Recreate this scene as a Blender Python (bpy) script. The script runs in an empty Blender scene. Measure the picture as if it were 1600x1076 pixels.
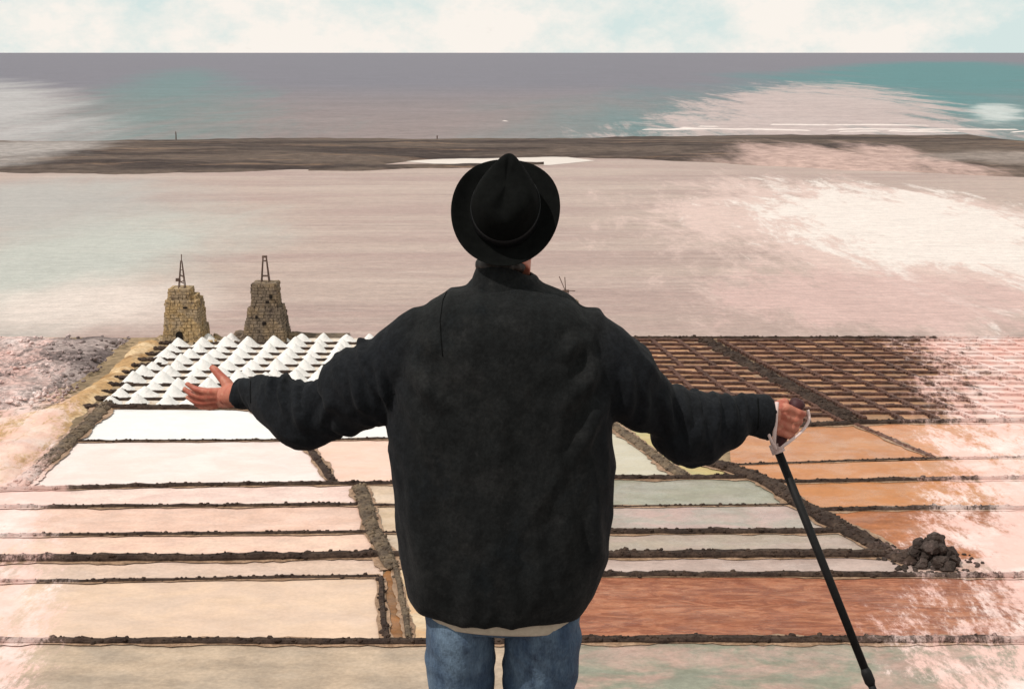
import bpy, bmesh, math, random
from mathutils import Vector, Matrix, noise
from mathutils.bvhtree import BVHTree

R = random.Random(11)
S = bpy.context.scene
C = S.collection
PI = math.pi

# ------------------------------------------------------------------ camera, sky, sun, exposure
ZC = 30.0                      # the overlook is thirty metres above the salt pans
FPX = 2222.2                   # 50 mm on 36 mm, counted in photograph pixels
PITCH = math.atan((538 - 82) / FPX)
cam = bpy.data.cameras.new('camera'); cam.lens = 50.0; cam.sensor_width = 36.0
cam.clip_start = 0.1; cam.clip_end = 120000
camo = bpy.data.objects.new('camera', cam); C.objects.link(camo)
camo.location = (0, 0, ZC); camo.rotation_euler = (PI / 2 - PITCH, 0, 0)
S.camera = camo

SUN_DIR = Vector((-0.50, -0.30, 0.82)).normalized()
el = math.asin(SUN_DIR.z); az = math.atan2(SUN_DIR.x, SUN_DIR.y)
w = bpy.data.worlds.new('World'); S.world = w; w.use_nodes = True
nt = w.node_tree; N = nt.nodes; L = nt.links
bg = N['Background']; bg.inputs['Strength'].default_value = 0.10
sky = N.new('ShaderNodeTexSky'); sky.sky_type = 'NISHITA'; sky.sun_disc = False
sky.sun_elevation = el; sky.sun_rotation = az % (2 * PI)
sky.air_density = 1.2; sky.dust_density = 2.5; sky.ozone_density = 1.5
tc = N.new('ShaderNodeTexCoord')
mp = N.new('ShaderNodeMapping'); mp.inputs['Scale'].default_value = (7, 7, 16)
L.new(tc.outputs['Generated'], mp.inputs['Vector'])
n1 = N.new('ShaderNodeTexNoise'); n1.inputs['Scale'].default_value = 1.0; n1.inputs['Detail'].default_value = 7
n1.inputs['Roughness'].default_value = 0.62
L.new(mp.outputs['Vector'], n1.inputs['Vector'])
cr = N.new('ShaderNodeValToRGB'); cr.color_ramp.elements[0].position = 0.0; cr.color_ramp.elements[1].position = 0.40
L.new(n1.outputs['Fac'], cr.inputs['Fac'])
mp2 = N.new('ShaderNodeMapping'); mp2.inputs['Scale'].default_value = (7, 7, 11); mp2.inputs['Location'].default_value = (3, 7, 1)
L.new(tc.outputs['Generated'], mp2.inputs['Vector'])
n2 = N.new('ShaderNodeTexNoise'); n2.inputs['Scale'].default_value = 1.3; n2.inputs['Detail'].default_value = 8; n2.inputs['Roughness'].default_value = .66
L.new(mp2.outputs['Vector'], n2.inputs['Vector'])
cc = N.new('ShaderNodeValToRGB')
e = cc.color_ramp.elements
e[0].position = 0.40; e[0].color = (0.70, 0.82, 0.80, 1)
e[1].position = 0.58; e[1].color = (1.0, 0.94, 0.87, 1)
L.new(n2.outputs['Fac'], cc.inputs['Fac'])
vm = N.new('ShaderNodeVectorMath'); vm.operation = 'SCALE'; vm.inputs['Scale'].default_value = 9.6
L.new(cc.outputs['Color'], vm.inputs[0])
teal = N.new('ShaderNodeVectorMath'); teal.operation = 'MULTIPLY'; teal.inputs[1].default_value = (0.86, 1.0, 0.92)
L.new(sky.outputs['Color'], teal.inputs[0])
mx = N.new('ShaderNodeMix'); mx.data_type = 'RGBA'
L.new(cr.outputs['Color'], mx.inputs['Factor']); L.new(teal.outputs['Vector'], mx.inputs['A']); L.new(vm.outputs['Vector'], mx.inputs['B'])
L.new(mx.outputs['Result'], bg.inputs['Color'])

sun = bpy.data.lights.new('sun', 'SUN'); sun.energy = 3.25; sun.angle = math.radians(0.53); sun.color = (1.0, 0.94, 0.885)
suno = bpy.data.objects.new('sun', sun); C.objects.link(suno)
suno.rotation_euler = SUN_DIR.to_track_quat('Z', 'Y').to_euler(); suno.location = (-30, -20, 90)
vs = S.view_settings
vs.view_transform = 'Standard'; vs.look = 'None'; vs.gamma = 1.0; vs.use_curve_mapping = False; vs.exposure = 0.0

# ------------------------------------------------------------------ helpers
CF = Vector((0, math.cos(PITCH), -math.sin(PITCH))); CU = Vector((0, math.sin(PITCH), math.cos(PITCH)))
def ray(u, v): return CF * FPX + CU * (538 - v) + Vector((u - 800, 0, 0))
def at(u, v, z=0.0):                     # the point of the level z that lies there
    d = ray(u, v); t = (z - ZC) / d.z
    return Vector((0, 0, ZC)) + d * t
def at_y(u, v, Y):                       # the point at distance Y
    d = ray(u, v); return Vector((0, 0, ZC)) + d * (Y / d.y)

def tag(o, label=None, cat=None, group=None, kind=None):
    if label: o['label'] = label
    if cat: o['category'] = cat
    if group: o['group'] = group
    if kind: o['kind'] = kind
    return o
def empty(name, loc=(0, 0, 0), rz=0):
    o = bpy.data.objects.new(name, None); C.objects.link(o); o.location = loc; o.rotation_euler = (0, 0, rz)
    o.empty_display_size = 0.1
    return o
def link(name, me, mat=None, parent=None, smooth=False):
    if mat: me.materials.append(mat)
    if smooth: me.polygons.foreach_set('use_smooth', [True] * len(me.polygons))
    o = bpy.data.objects.new(name, me); C.objects.link(o)
    if parent: o.parent = parent
    return o
def n3(x, y, z=0.0): return noise.noise(Vector((x, y, z)))

class MB:
    def __init__(s): s.v = []; s.f = []
    def add(s, vs, fs):
        b = len(s.v); s.v += [tuple(p) for p in vs]; s.f += [tuple(i + b for i in f) for f in fs]
    def box(s, c, d, rz=0, jit=0.0, tilt=0.0):
        c = Vector(c); m = Matrix.Rotation(rz, 3, 'Z') @ Matrix.Rotation(tilt, 3, 'X')
        vs = []
        for x in (-.5, .5):
            for y in (-.5, .5):
                for z in (-.5, .5):
                    p = Vector((x * d[0] * (1 + R.uniform(-jit, jit)), y * d[1] * (1 + R.uniform(-jit, jit)), z * d[2] * (1 + R.uniform(-jit, jit))))
                    vs.append(c + m @ p)
        s.add(vs, [(0, 1, 3, 2), (4, 6, 7, 5), (0, 4, 5, 1), (2, 3, 7, 6), (0, 2, 6, 4), (1, 5, 7, 3)])
    def rock(s, c, r, flat=0.7):
        c = Vector(c)
        t = (1 + 5 ** .5) / 2
        ico = [(-1, t, 0), (1, t, 0), (-1, -t, 0), (1, -t, 0), (0, -1, t), (0, 1, t), (0, -1, -t), (0, 1, -t), (t, 0, -1), (t, 0, 1), (-t, 0, -1), (-t, 0, 1)]
        fs = [(0, 11, 5), (0, 5, 1), (0, 1, 7), (0, 7, 10), (0, 10, 11), (1, 5, 9), (5, 11, 4), (11, 10, 2), (10, 7, 6), (7, 1, 8), (3, 9, 4), (3, 4, 2), (3, 2, 6), (3, 6, 8), (3, 8, 9), (4, 9, 5), (2, 4, 11), (6, 2, 10), (8, 6, 7), (9, 8, 1)]
        a = R.uniform(0, 6.3); sx, sy = R.uniform(.75, 1.25), R.uniform(.75, 1.25)
        vs = []
        for p in ico:
            q = Vector(p).normalized() * r * R.uniform(.78, 1.2)
            q = Vector((q.x * sx, q.y * sy, q.z * flat)); q.rotate(Matrix.Rotation(a, 3, 'Z'))
            vs.append(c + q)
        s.add(vs, fs)
    def loft(s, rings, cap=True):
        n = len(rings[0]); b = len(s.v)
        for r in rings: s.v += [tuple(p) for p in r]
        for i in range(len(rings) - 1):
            for k in range(n):
                k2 = (k + 1) % n
                s.f.append((b + i * n + k, b + i * n + k2, b + (i + 1) * n + k2, b + (i + 1) * n + k))
        if cap:
            s.f.append(tuple(b + k for k in reversed(range(n)))); e0 = b + (len(rings) - 1) * n
            s.f.append(tuple(e0 + k for k in range(n)))
    def tube(s, pts, rad, n=8, rb=None, side=None):
        """tube through points; rad per point; rb = second radius; side = the direction rad is measured along"""
        pts = [Vector(p) for p in pts]; k = len(pts)
        if not hasattr(rad, '__len__'): rad = [rad] * k
        if rb is None: rb = rad
        if not hasattr(rb, '__len__'): rb = [rb] * k
        rings = []; up = Vector(side) if side else Vector((0.13, 0.2, 0.97))
        for i, p in enumerate(pts):
            t = (pts[min(i + 1, k - 1)] - pts[max(i - 1, 0)]).normalized()
            a = (up - t * up.dot(t))
            if a.length < 1e-3: a = Vector((1, 0, 0)) - t * t.x
            a.normalize(); b2 = t.cross(a)
            rings.append([p + a * (rad[i] * math.cos(2 * PI * j / n)) + b2 * (rb[i] * math.sin(2 * PI * j / n)) for j in range(n)])
        s.loft(rings)
    def ball(s, c, r, axes=None, nu=16, nv=10):
        c = Vector(c); ax = axes or (Vector((1, 0, 0)), Vector((0, 1, 0)), Vector((0, 0, 1)))
        if not hasattr(r, '__len__'): r = (r, r, r)
        rings = []
        for i in range(nv + 1):
            th = PI * (i + .12) / (nv + .24)
            rings.append([c + ax[0] * (r[0] * math.sin(th) * math.cos(2 * PI * j / nu)) + ax[1] * (r[1] * math.sin(th) * math.sin(2 * PI * j / nu)) - ax[2] * (r[2] * math.cos(th)) for j in range(nu)])
        s.loft(rings)
    def mesh(s, name):
        me = bpy.data.meshes.new(name); me.from_pydata(s.v, [], s.f); me.update()
        bm = bmesh.new(); bm.from_mesh(me); bmesh.ops.recalc_face_normals(bm, faces=bm.faces); bm.to_mesh(me); bm.free()
        return me
    def build(s, name, mat=None, parent=None, smooth=False):
        return link(name, s.mesh(name), mat, parent, smooth)

def spline(pts, step):                  # Catmull-Rom, resampled
    out = []; n = len(pts)
    for i in range(n - 1):
        p0, p1, p2, p3 = pts[max(i - 1, 0)], pts[i], pts[i + 1], pts[min(i + 2, n - 1)]
        k = max(1, int((p2 - p1).length / step))
        for j in range(k):
            t = j / k
            out.append(0.5 * ((2 * p1) + (p2 - p0) * t + (2 * p0 - 5 * p1 + 4 * p2 - p3) * t * t + (3 * p1 - p0 - 3 * p2 + p3) * t ** 3))
    out.append(pts[-1].copy()); return out

# ------------------------------------------------------------------ materials
def lin(c): return tuple(((x / 255 + .055) / 1.055) ** 2.4 if x > 10.3 else x / 255 / 12.92 for x in c)
def alb(r, g, b, k=1.42, top=.80): return tuple(min(top, x / k) for x in lin((r, g, b)))
class Mat:
    """procedural material: two or three noise-mixed colours, fine grain, bump"""
    def __init__(s, name, col, rough=0.8, spec=0.3, coord='world'):
        s.m = bpy.data.materials.new(name); s.m.use_nodes = True
        s.t = s.m.node_tree; s.N = s.t.nodes; s.p = s.N['Principled BSDF']
        s.p.inputs['Roughness'].default_value = rough; s.p.inputs['Specular IOR Level'].default_value = spec
        if coord == 'world':
            g = s.N.new('ShaderNodeNewGeometry'); s.vec = g.outputs['Position']
        else:
            g = s.N.new('ShaderNodeTexCoord'); s.vec = g.outputs['Object']
        r = s.N.new('ShaderNodeRGB'); r.outputs[0].default_value = (*col, 1); s.col = r.outputs[0]
        s.hgt = None
    def noise(s, scale, detail=5, rough=.6, stretch=(1, 1, 1), dist=0.0, loc=(0, 0, 0)):
        mpn = s.N.new('ShaderNodeMapping'); mpn.inputs['Scale'].default_value = stretch; mpn.inputs['Location'].default_value = loc
        s.t.links.new(s.vec, mpn.inputs['Vector'])
        n = s.N.new('ShaderNodeTexNoise'); n.inputs['Scale'].default_value = scale; n.inputs['Detail'].default_value = detail
        n.inputs['Roughness'].default_value = rough; n.inputs['Distortion'].default_value = dist
        s.t.links.new(mpn.outputs['Vector'], n.inputs['Vector']); return n.outputs['Fac']
    def ramp(s, fac, lo, hi, a=0.0, b=1.0):
        m = s.N.new('ShaderNodeMapRange'); m.interpolation_type = 'SMOOTHSTEP'
        for k, x in zip(('From Min', 'From Max', 'To Min', 'To Max'), (lo, hi, a, b)): m.inputs[k].default_value = x
        s.t.links.new(fac, m.inputs['Value']); return m.outputs['Result']
    def math(s, op, a, b):
        m = s.N.new('ShaderNodeMath'); m.operation = op
        for i, x in enumerate((a, b)):
            if isinstance(x, (int, float)): m.inputs[i].default_value = x
            else: s.t.links.new(x, m.inputs[i])
        return m.outputs[0]
    def mix(s, fac, col, blend='MIX'):
        m = s.N.new('ShaderNodeMix'); m.data_type = 'RGBA'; m.blend_type = blend
        if isinstance(fac, (int, float)): m.inputs['Factor'].default_value = fac
        else: s.t.links.new(fac, m.inputs['Factor'])
        s.t.links.new(s.col, m.inputs['A'])
        if isinstance(col, tuple): m.inputs['B'].default_value = (*col[:3], 1)
        else: s.t.links.new(col, m.inputs['B'])
        s.col = m.outputs['Result']; return s
    def patch(s, cx, cy, rx, ry, col, amt=1.0, rag=.6, scale=.05, edge=(1.15, .35), st=(1, 1, 1), detail=6, slant=0.0):
        """a ragged pool of another colour lying at a place on the ground"""
        sep = s.N.new('ShaderNodeSeparateXYZ'); s.t.links.new(s.vec, sep.inputs[0])
        dx = s.math('DIVIDE', s.math('SUBTRACT', s.math('SUBTRACT', sep.outputs[0], s.math('MULTIPLY', sep.outputs[1], slant)), cx), rx); dy = s.math('DIVIDE', s.math('SUBTRACT', sep.outputs[1], cy), ry)
        d = s.math('SQRT', s.math('ADD', s.math('MULTIPLY', dx, dx), s.math('MULTIPLY', dy, dy)), 0)
        nz = s.noise(scale, detail, .68 if detail < 10 else .80, st, .4, (cx * .13, cy * .07, 0))
        d = s.math('ADD', d, s.math('MULTIPLY', s.math('SUBTRACT', nz, .5), rag * 4))
        return s.mix(s.ramp(d, edge[0], edge[1], 0, amt), col)
    def grain(s, scale, amt, lo=.3, hi=.7, stretch=(1, 1, 1)):
        g = s.ramp(s.noise(scale, 6, .7, stretch), lo, hi, 1 - amt, 1 + amt * .55)
        c = s.N.new('ShaderNodeCombineColor')
        for i in range(3): s.t.links.new(g, c.inputs[i])
        return s.mix(1.0, c.outputs[0], 'MULTIPLY')
    def bump(s, fac, strength=.5, dist=.05):
        b = s.N.new('ShaderNodeBump'); b.inputs['Strength'].default_value = strength; b.inputs['Distance'].default_value = dist
        s.t.links.new(fac, b.inputs['Height'])
        if s.hgt: s.t.links.new(s.hgt, b.inputs['Normal'])
        s.hgt = b.outputs['Normal']; return s
    def rnd(s, amt):
        oi = s.N.new('ShaderNodeObjectInfo'); h = s.N.new('ShaderNodeHueSaturation')
        s.t.links.new(s.ramp(oi.outputs['Random'], 0, 1, 1 - amt, 1 + amt), h.inputs['Value']); s.t.links.new(s.col, h.inputs['Color'])
        s.col = h.outputs['Color']; return s
    def crust(s, amt=1.0):
        """salt bloom that has dried white and pink over the seaward right and the near left corner of the works"""
        sep = s.N.new('ShaderNodeSeparateXYZ'); s.t.links.new(s.vec, sep.inputs[0])
        nz = s.noise(.11, 10, .74, (1.5, .6, 1), .5); fine = s.noise(.9, 9, .85, (1.6, .6, 1))
        f = s.math('ADD', s.math('MULTIPLY', nz, .55), s.math('MULTIPLY', fine, .45))
        r = s.math('SUBTRACT', sep.outputs[0], s.math('ADD', s.math('MULTIPLY', sep.outputs[1], .27), 2.0))
        l = s.math('SUBTRACT', s.math('SUBTRACT', s.math('MULTIPLY', sep.outputs[1], -.30), 2.2), sep.outputs[0])
        g = s.math('MAXIMUM', s.ramp(r, -11.5, 12, 0, .275), s.ramp(l, -5, 4, 0, .22))
        k = s.math('MULTIPLY', s.math('ADD', s.ramp(s.math('ADD', f, g), .655, .735, 0, .7), s.ramp(s.math('ADD', f, g), .58, .84, 0, .3)), amt * .95)
        cr_ = s.N.new('ShaderNodeValToRGB'); e_ = cr_.color_ramp.elements
        e_[0].position = .46; e_[0].color = (.72, .47, .42, 1); e_[1].position = .70; e_[1].color = (.80, .70, .67, 1)
        s.t.links.new(s.noise(.2, 7, .7), cr_.inputs['Fac'])
        return s.mix(k, cr_.outputs['Color'])
    def done(s):
        s.t.links.new(s.col, s.p.inputs['Base Color'])
        if s.hgt: s.t.links.new(s.hgt, s.p.inputs['Normal'])
        return s.m

def brine(name, rgb, second=None, rough=.45, crust=1.0, ripple=0.0, stain=.16):
    m = Mat(name, alb(*rgb), rough, .2)
    if second: m.mix(m.ramp(m.noise(.22, 6, .65, (1, 1.6, 1), .5), .40, .62), alb(*second))
    m.grain(.55, stain, .3, .7, (.7, 1.3, 1)); m.grain(4.0, stain * .7)
    if ripple: 
        rp = m.noise(.55, 5, .6, (.8, 2.6, 1), 1.2)
        m.mix(m.ramp(rp, .49, .58, 0, .5), alb(124, 66, 48)); m.mix(m.ramp(rp, .46, .38, 0, .35), alb(204, 146, 114)); m.mix(m.ramp(m.noise(1.0, 7, .7, (.7, 2.6, 1), 1.0, (3, 3, 0)), .55, .62, 0, .5), alb(140, 78, 58)); m.mix(m.ramp(m.noise(1.3, 7, .7, (.7, 2.6, 1), 1.0, (9, 1, 0)), .58, .66, 0, .5), alb(216, 160, 130))
        m.bump(rp, ripple, .25)
    m.mix(m.ramp(m.noise(1.7, 8, .8, (1, 1.4, 1), .8, (5, 9, 0)), .56, .72, 0, .35), alb(*[c * .84 for c in rgb])); m.mix(m.ramp(m.noise(2.6, 8, .8, (1.2, 1, 1), .3, (1, 4, 0)), .58, .70, 0, .4), alb(*[min(255, c * 1.08) for c in rgb]))
    m.crust(crust); m.bump(m.noise(5, 5), .3, .03)
    m.t.links.new(m.ramp(m.noise(.3, 6, .7, (1, 1.6, 1), .5, (8, 3, 0)), .40, .62, rough - .16, rough + .25), m.p.inputs['Roughness'])
    return m.done()
def stone(name, c1, c2, crust=.8, sc=1.0):
    m = Mat(name, c1, .9, .2); m.mix(m.ramp(m.noise(.8 * sc, 6, .7), .42, .62), c2)
    m.grain(5 * sc, .45); m.crust(crust); m.bump(m.noise(6 * sc, 6, .7), .8, .08); return m.done()

M = {}
M['lava'] = stone('lava_stone', (.034, .021, .016), (.062, .040, .029), .7)
M['boulder'] = stone('boulder_stone', (.034, .024, .020), (.060, .044, .037), 0.12, 1.6)
M['pale_lava'] = stone('weathered_lava', (.14, .105, .10), (.34, .27, .26), 1)
M['khaki'] = stone('khaki_earth', (.155, .112, .074), (.085, .062, .045), .8)
M['redbank'] = stone('red_brown_bank', (.125, .062, .045), (.075, .040, .030), .95)
m = Mat('ground_dirt', (.20, .145, .09), .95, .1)
m.mix(m.ramp(m.noise(.07, 6, .6), .42, .6), (.32, .23, .14)); m.grain(.9, .35); m.crust(.9); m.bump(m.noise(1.5, 7, .7), .7, .2); M['dirt'] = m.done()
m = Mat('tan_embankment', alb(205, 165, 118), .95, .1)
m.mix(m.ramp(m.noise(.35, 6, .65), .45, .62), alb(235, 205, 165)); m.mix(m.ramp(m.noise(.16, 5, .6, (1, 1, 1), 0, (5, 2, 0)), .55, .68), alb(150, 112, 74))
m.grain(2.5, .3); m.crust(.8); m.bump(m.noise(1.6, 7, .7), .7, .15); M['tan'] = m.done()
m = Mat('black_cinder', (.16, .125, .12), .95, .1); m.mix(m.ramp(m.noise(.12, 6), .42, .58), (.40, .32, .30)); m.crust(.9); m.grain(1.5, .5); m.bump(m.noise(2, 8, .75), 1, .3); M['cinder'] = m.done()
m = Mat('salt', (.72, .69, .66), .75, .3, 'object'); m.grain(2.5, .07); m.mix(m.ramp(m.noise(.9, 5), .55, .75, 0, .35), (.82, .70, .64)); m.bump(m.noise(3, 8, .75), .9, .14); M['salt'] = m.done()
m = Mat('salt_bed', alb(240, 225, 208), .8, .2); m.mix(m.ramp(m.noise(.5, 6, .7), .50, .64, 0, .8), alb(178, 150, 124)); m.grain(2.0, .22); m.bump(m.noise(4, 6), .5, .05); M['salt_bed'] = m.done()
m = Mat('brown_brine', alb(176, 132, 102), .55, .3); m.mix(m.ramp(m.noise(.14, 5), .42, .62), alb(196, 150, 112)); m.mix(m.ramp(m.noise(.7, 5, .7), .5, .7, 0, .6), alb(140, 92, 74)); m.rnd(.25); m.grain(3, .25); m.crust(.9); M['cell'] = m.done()
m = Mat('tower_stone', alb(184, 162, 134), .95, .1, 'object'); m.mix(m.ramp(m.noise(.55, 5, .7), .42, .58), alb(200, 170, 126)); m.mix(m.ramp(m.noise(.8, 5, .7, (1, 1, 1), 0, (3, 1, 8)), .52, .66), alb(134, 116, 98)); m.grain(3.5, .4); m.bump(m.noise(5, 6, .7), .7, .06); M['tower'] = m.done()
m = Mat('tower_stone_grey', alb(140, 124, 108), .95, .1, 'object'); m.mix(m.ramp(m.noise(.55, 5, .7), .45, .6), alb(160, 138, 112)); m.mix(m.ramp(m.noise(.9, 5, .7, (1, 1, 1), 0, (3, 1, 8)), .5, .66), alb(92, 80, 72)); m.grain(3.5, .4); m.bump(m.noise(5, 6, .7), .7, .06); M['tower2'] = m.done()
m = Mat('rusty_iron', (.11, .07, .055), .7, .3, 'object'); m.grain(6, .4); M['iron'] = m.done()
m = Mat('dark_opening', (.02, .017, .015), 1, 0, 'object'); m.grain(4, .3); M['dark'] = m.done()

# sea: mauve grey, greener shallows, a paler inshore belt
m = Mat('sea_water', alb(124, 120, 132), .5, .10)
sep = m.N.new('ShaderNodeSeparateXYZ'); m.t.links.new(m.vec, sep.inputs[0])
m.mix(m.ramp(sep.outputs[1], 1500, 420, 0, 1), alb(150, 132, 130))
m.patch(-20, 1500, 70, 1350, alb(100, 138, 138), .7, .8, .02, (1.4, .1), (1, .15, 1), 10, slant=-.215)
m.patch(20, 2600, 260, 2700, alb(76, 134, 138), .95, .42, .008, (1.3, .45), (1, .12, 1), 9, slant=.29)
m.patch(-30, 900, 60, 700, alb(198, 194, 194), .85, .5, .02, (1.4, .2), (1, .12, 1), 9, slant=-.33)
m.patch(0, 800, 80, 700, alb(214, 190, 186), .85, .85, .04, (1.15, .55), (1, .12, 1), 11, slant=.21)
m.patch(5, 760, 18, 120, alb(220, 224, 222), .8, .5, .03, (1.2, .4), (1, .5, 1), slant=.33)
m.grain(.02, .10, .3, .7, (.4, 1, 1)); m.grain(.15, .14, .3, .7, (.35, .8, 1)); m.grain(.6, .16, .3, .7, (.5, .35, 1))
m.bump(m.noise(.25, 6, .65, (.45, 1.3, 1)), .5, 1.2); M['sea'] = m.done()
# lagoon: silty pink water with wind streaks
m = Mat('lagoon_water', alb(196, 170, 158), .42, .16)
m.mix(m.ramp(m.noise(.02, 5, .6, (.5, 2.2, 1), .5), .42, .62), alb(184, 154, 145))
m.mix(m.ramp(m.noise(.05, 7, .7, (.16, 2.6, 1), .6), .50, .66, 0, .5), alb(212, 188, 176))
m.mix(m.ramp(m.noise(.11, 7, .7, (.12, 2.4, 1), .4, (7, 3, 0)), .52, .68, 0, .45), alb(156, 130, 122))
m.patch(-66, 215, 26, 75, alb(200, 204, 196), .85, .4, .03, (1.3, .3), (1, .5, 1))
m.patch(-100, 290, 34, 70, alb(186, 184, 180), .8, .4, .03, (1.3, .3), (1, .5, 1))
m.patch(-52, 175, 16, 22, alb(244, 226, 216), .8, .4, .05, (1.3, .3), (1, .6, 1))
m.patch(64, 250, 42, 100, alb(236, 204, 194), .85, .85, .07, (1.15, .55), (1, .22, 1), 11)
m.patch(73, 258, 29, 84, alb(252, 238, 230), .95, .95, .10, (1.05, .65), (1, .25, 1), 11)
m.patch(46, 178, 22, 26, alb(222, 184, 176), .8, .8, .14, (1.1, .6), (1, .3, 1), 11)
m.grain(.6, .12, .3, .7, (.3, 1.6, 1)); m.grain(1.6, .12, .3, .7, (.5, .5, 1)); m.mix(m.ramp(m.noise(.35, 8, .7, (.06, 1.1, 1), .3, (4, 8, 0)), .60, .66, 0, .35), alb(232, 212, 202)); m.grain(5, .12, .3, .7, (.8, .4, 1)); m.bump(m.noise(.8, 6, .65, (.4, 1.6, 1)), .5, .35); M['lagoon'] = m.done()
m = Mat('inlet_water', alb(240, 222, 210), .3, .3); m.grain(.2, .06); M['inlet'] = m.done()
m = Mat('bar_sand', alb(112, 97, 88), .95, .1)
m.mix(m.ramp(m.noise(.03, 7, .7, (.35, 1.6, 1), .6), .44, .60), alb(74, 63, 60)); m.mix(m.ramp(m.noise(.06, 6, .7, (.3, 2, 1), .5, (9, 0, 0)), .54, .66, 0, .7), alb(152, 124, 104))
m.patch(-152, 440, 26, 80, alb(190, 182, 178), .8, .4, .03); m.patch(92, 400, 34, 70, alb(222, 190, 180), .8, .7, .05, (1.2, .4), (1, .25, 1), 9); m.patch(150, 405, 40, 22, alb(176, 162, 154), .7, .5, .03)
m.grain(.25, .3); m.bump(m.noise(.25, 7, .7), .8, .8); M['bar'] = m.done()
m = Mat('surf', alb(246, 232, 226), .8, .2); m.grain(.3, .12); M['surf'] = m.done()

# ------------------------------------------------------------------ sea, lagoon, sandbar, ground
def sheet(name, pts, mat, kind='structure'):
    me = bpy.data.meshes.new(name); me.from_pydata([tuple(p) for p in pts], [], [tuple(range(len(pts)))]); me.update()
    if me.polygons[0].normal.z < 0: me.flip_normals()
    o = link(name, me, mat); tag(o, kind=kind); return o
sheet('sea', [(-70000, 330, -.62), (70000, 330, -.62), (70000, 90000, -.62), (-70000, 90000, -.62)], M['sea'])
YS = at(800, 528).y
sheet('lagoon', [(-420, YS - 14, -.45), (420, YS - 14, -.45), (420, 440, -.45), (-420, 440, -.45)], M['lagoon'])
sheet('inlet', [at(630, 252, -.40), at(700, 247, -.40), at(860, 242, -.40), at(930, 251, -.40), at(860, 258, -.40), at(760, 259, -.40), at(690, 257, -.40)], M['inlet'])

def bar_strip(name, lower, upper, hmax, nt_=14, step=3.0):
    lo = [at(u, v, -.5) for u, v in lower]; hi = [at(u, v, -.5) for u, v in upper]
    def interp(pl, x):
        for a, b in zip(pl, pl[1:]):
            if a.x <= x <= b.x: return a.y + (b.y - a.y) * (x - a.x) / max(1e-6, b.x - a.x)
        return pl[0].y if x < pl[0].x else pl[-1].y
    x0, x1 = max(lo[0].x, hi[0].x), min(lo[-1].x, hi[-1].x)
    n = int((x1 - x0) / step); mb = MB(); V = []
    for i in range(n + 1):
        x = x0 + (x1 - x0) * i / n
        a, b = interp(lo, x), interp(hi, x)
        a += n3(x * .06, 3) * 5 + n3(x * .25, 9) * 1.6; b += n3(x * .05, 7) * 4
        for j in range(nt_ + 1):
            t = j / nt_; y = a + (b - a) * t
            z = -.75 + (hmax + .75) * math.sin(PI * min(1, t * 1.0)) ** .6 * (1 + .35 * n3(x * .04, y * .05, 2)) + .25 * n3(x * .2, y * .2, 5) * (0 < j < nt_)
            V.append((x, y, z))
    F = [(i * (nt_ + 1) + j, (i + 1) * (nt_ + 1) + j, (i + 1) * (nt_ + 1) + j + 1, i * (nt_ + 1) + j + 1) for i in range(n) for j in range(nt_)]
    mb.add(V, F); o = mb.build(name, M['bar'], None, True); tag(o, kind='structure'); return o
bar_strip('sandbar', [(-300, 270), (60, 272), (190, 276), (330, 271), (500, 267), (560, 262), (640, 254), (700, 250), (880, 247), (1000, 250), (1110, 256), (1200, 262), (1330, 268), (1450, 272), (1600, 280), (1900, 284)],
          [(-300, 220), (130, 220), (300, 218), (420, 215), (700, 218), (900, 217), (1000, 214), (1200, 210), (1600, 210), (1900, 210)], 1.3)
bar_strip('sand_spit', [(480, 268), (560, 267), (700, 264), (780, 261), (850, 258.0)], [(480, 262), (560, 258), (640, 257), (720, 258), (800, 257.6), (850, 257.8)], .25, 6, 2.0)
# surf breaking on the far side of the sandbar
mb = MB()
for (u0, u1, v, th) in ((985, 1600, 203, 5), (1080, 1500, 196, 2.5), (1300, 1640, 206, 3), (735, 800, 190, 1.5)):
    a, b = at(u0, v, -.55), at(u1, v, -.55); n = int((b.x - a.x) / 3); yb = at(u0, v - th, -.55).y - a.y
    V = []
    for i in range(n + 1):
        t = i / n; x = a.x + (b.x - a.x) * t; y = a.y + n3(x * .03, v) * 16 + n3(x * .15, v) * 4
        wd = yb * (.25 + 1.3 * n3(x * .035, v + 4) + .5 * n3(x * .2, v)) * math.sin(PI * min(1, max(0, t))) ** .4; up_ = wd > .15; wd = max(wd, .02)
        V += [(x, y, -.60 if up_ else -.9), (x, y + wd * .5, -.3 if up_ else -.9), (x, y + wd, -.60 if up_ else -.9)]
    mb.add(V, [f for i in range(n) for f in ((i * 3, i * 3 + 3, i * 3 + 4, i * 3 + 1), (i * 3 + 1, i * 3 + 4, i * 3 + 5, i * 3 + 2))])
tag(mb.build('surf', M['surf'], None, True), 'white lines of surf breaking beyond the dark sandbar', 'surf', kind='stuff')

# ground of the salt works: one sheet from the foot of the overlook to the lagoon shore
mb = MB(); V = []
xs = [-420 + 6 * i for i in range(141)]; ys = [24 + 3.2 * j for j in range(int((YS - 24) / 3.2) + 1)] + [YS + .6, YS + 3]
for y in ys:
    for x in xs:
        z = 0.0
        if x < -44 or x > 75: z += .5 * n3(x * .06, y * .06) + .2
        if y > YS: z = -.05 if y < YS + 1 else -.9
        V.append((x, y + (n3(x * .08, 1) * 1.5 if y > YS - 2 else 0), z))
nx = len(xs)
mb.add(V, [(j * nx + i, j * nx + i + 1, (j + 1) * nx + i + 1, (j + 1) * nx + i) for j in range(len(ys) - 1) for i in range(nx - 1)])
tag(mb.build('ground', M['dirt'], None, True), kind='structure')
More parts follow.
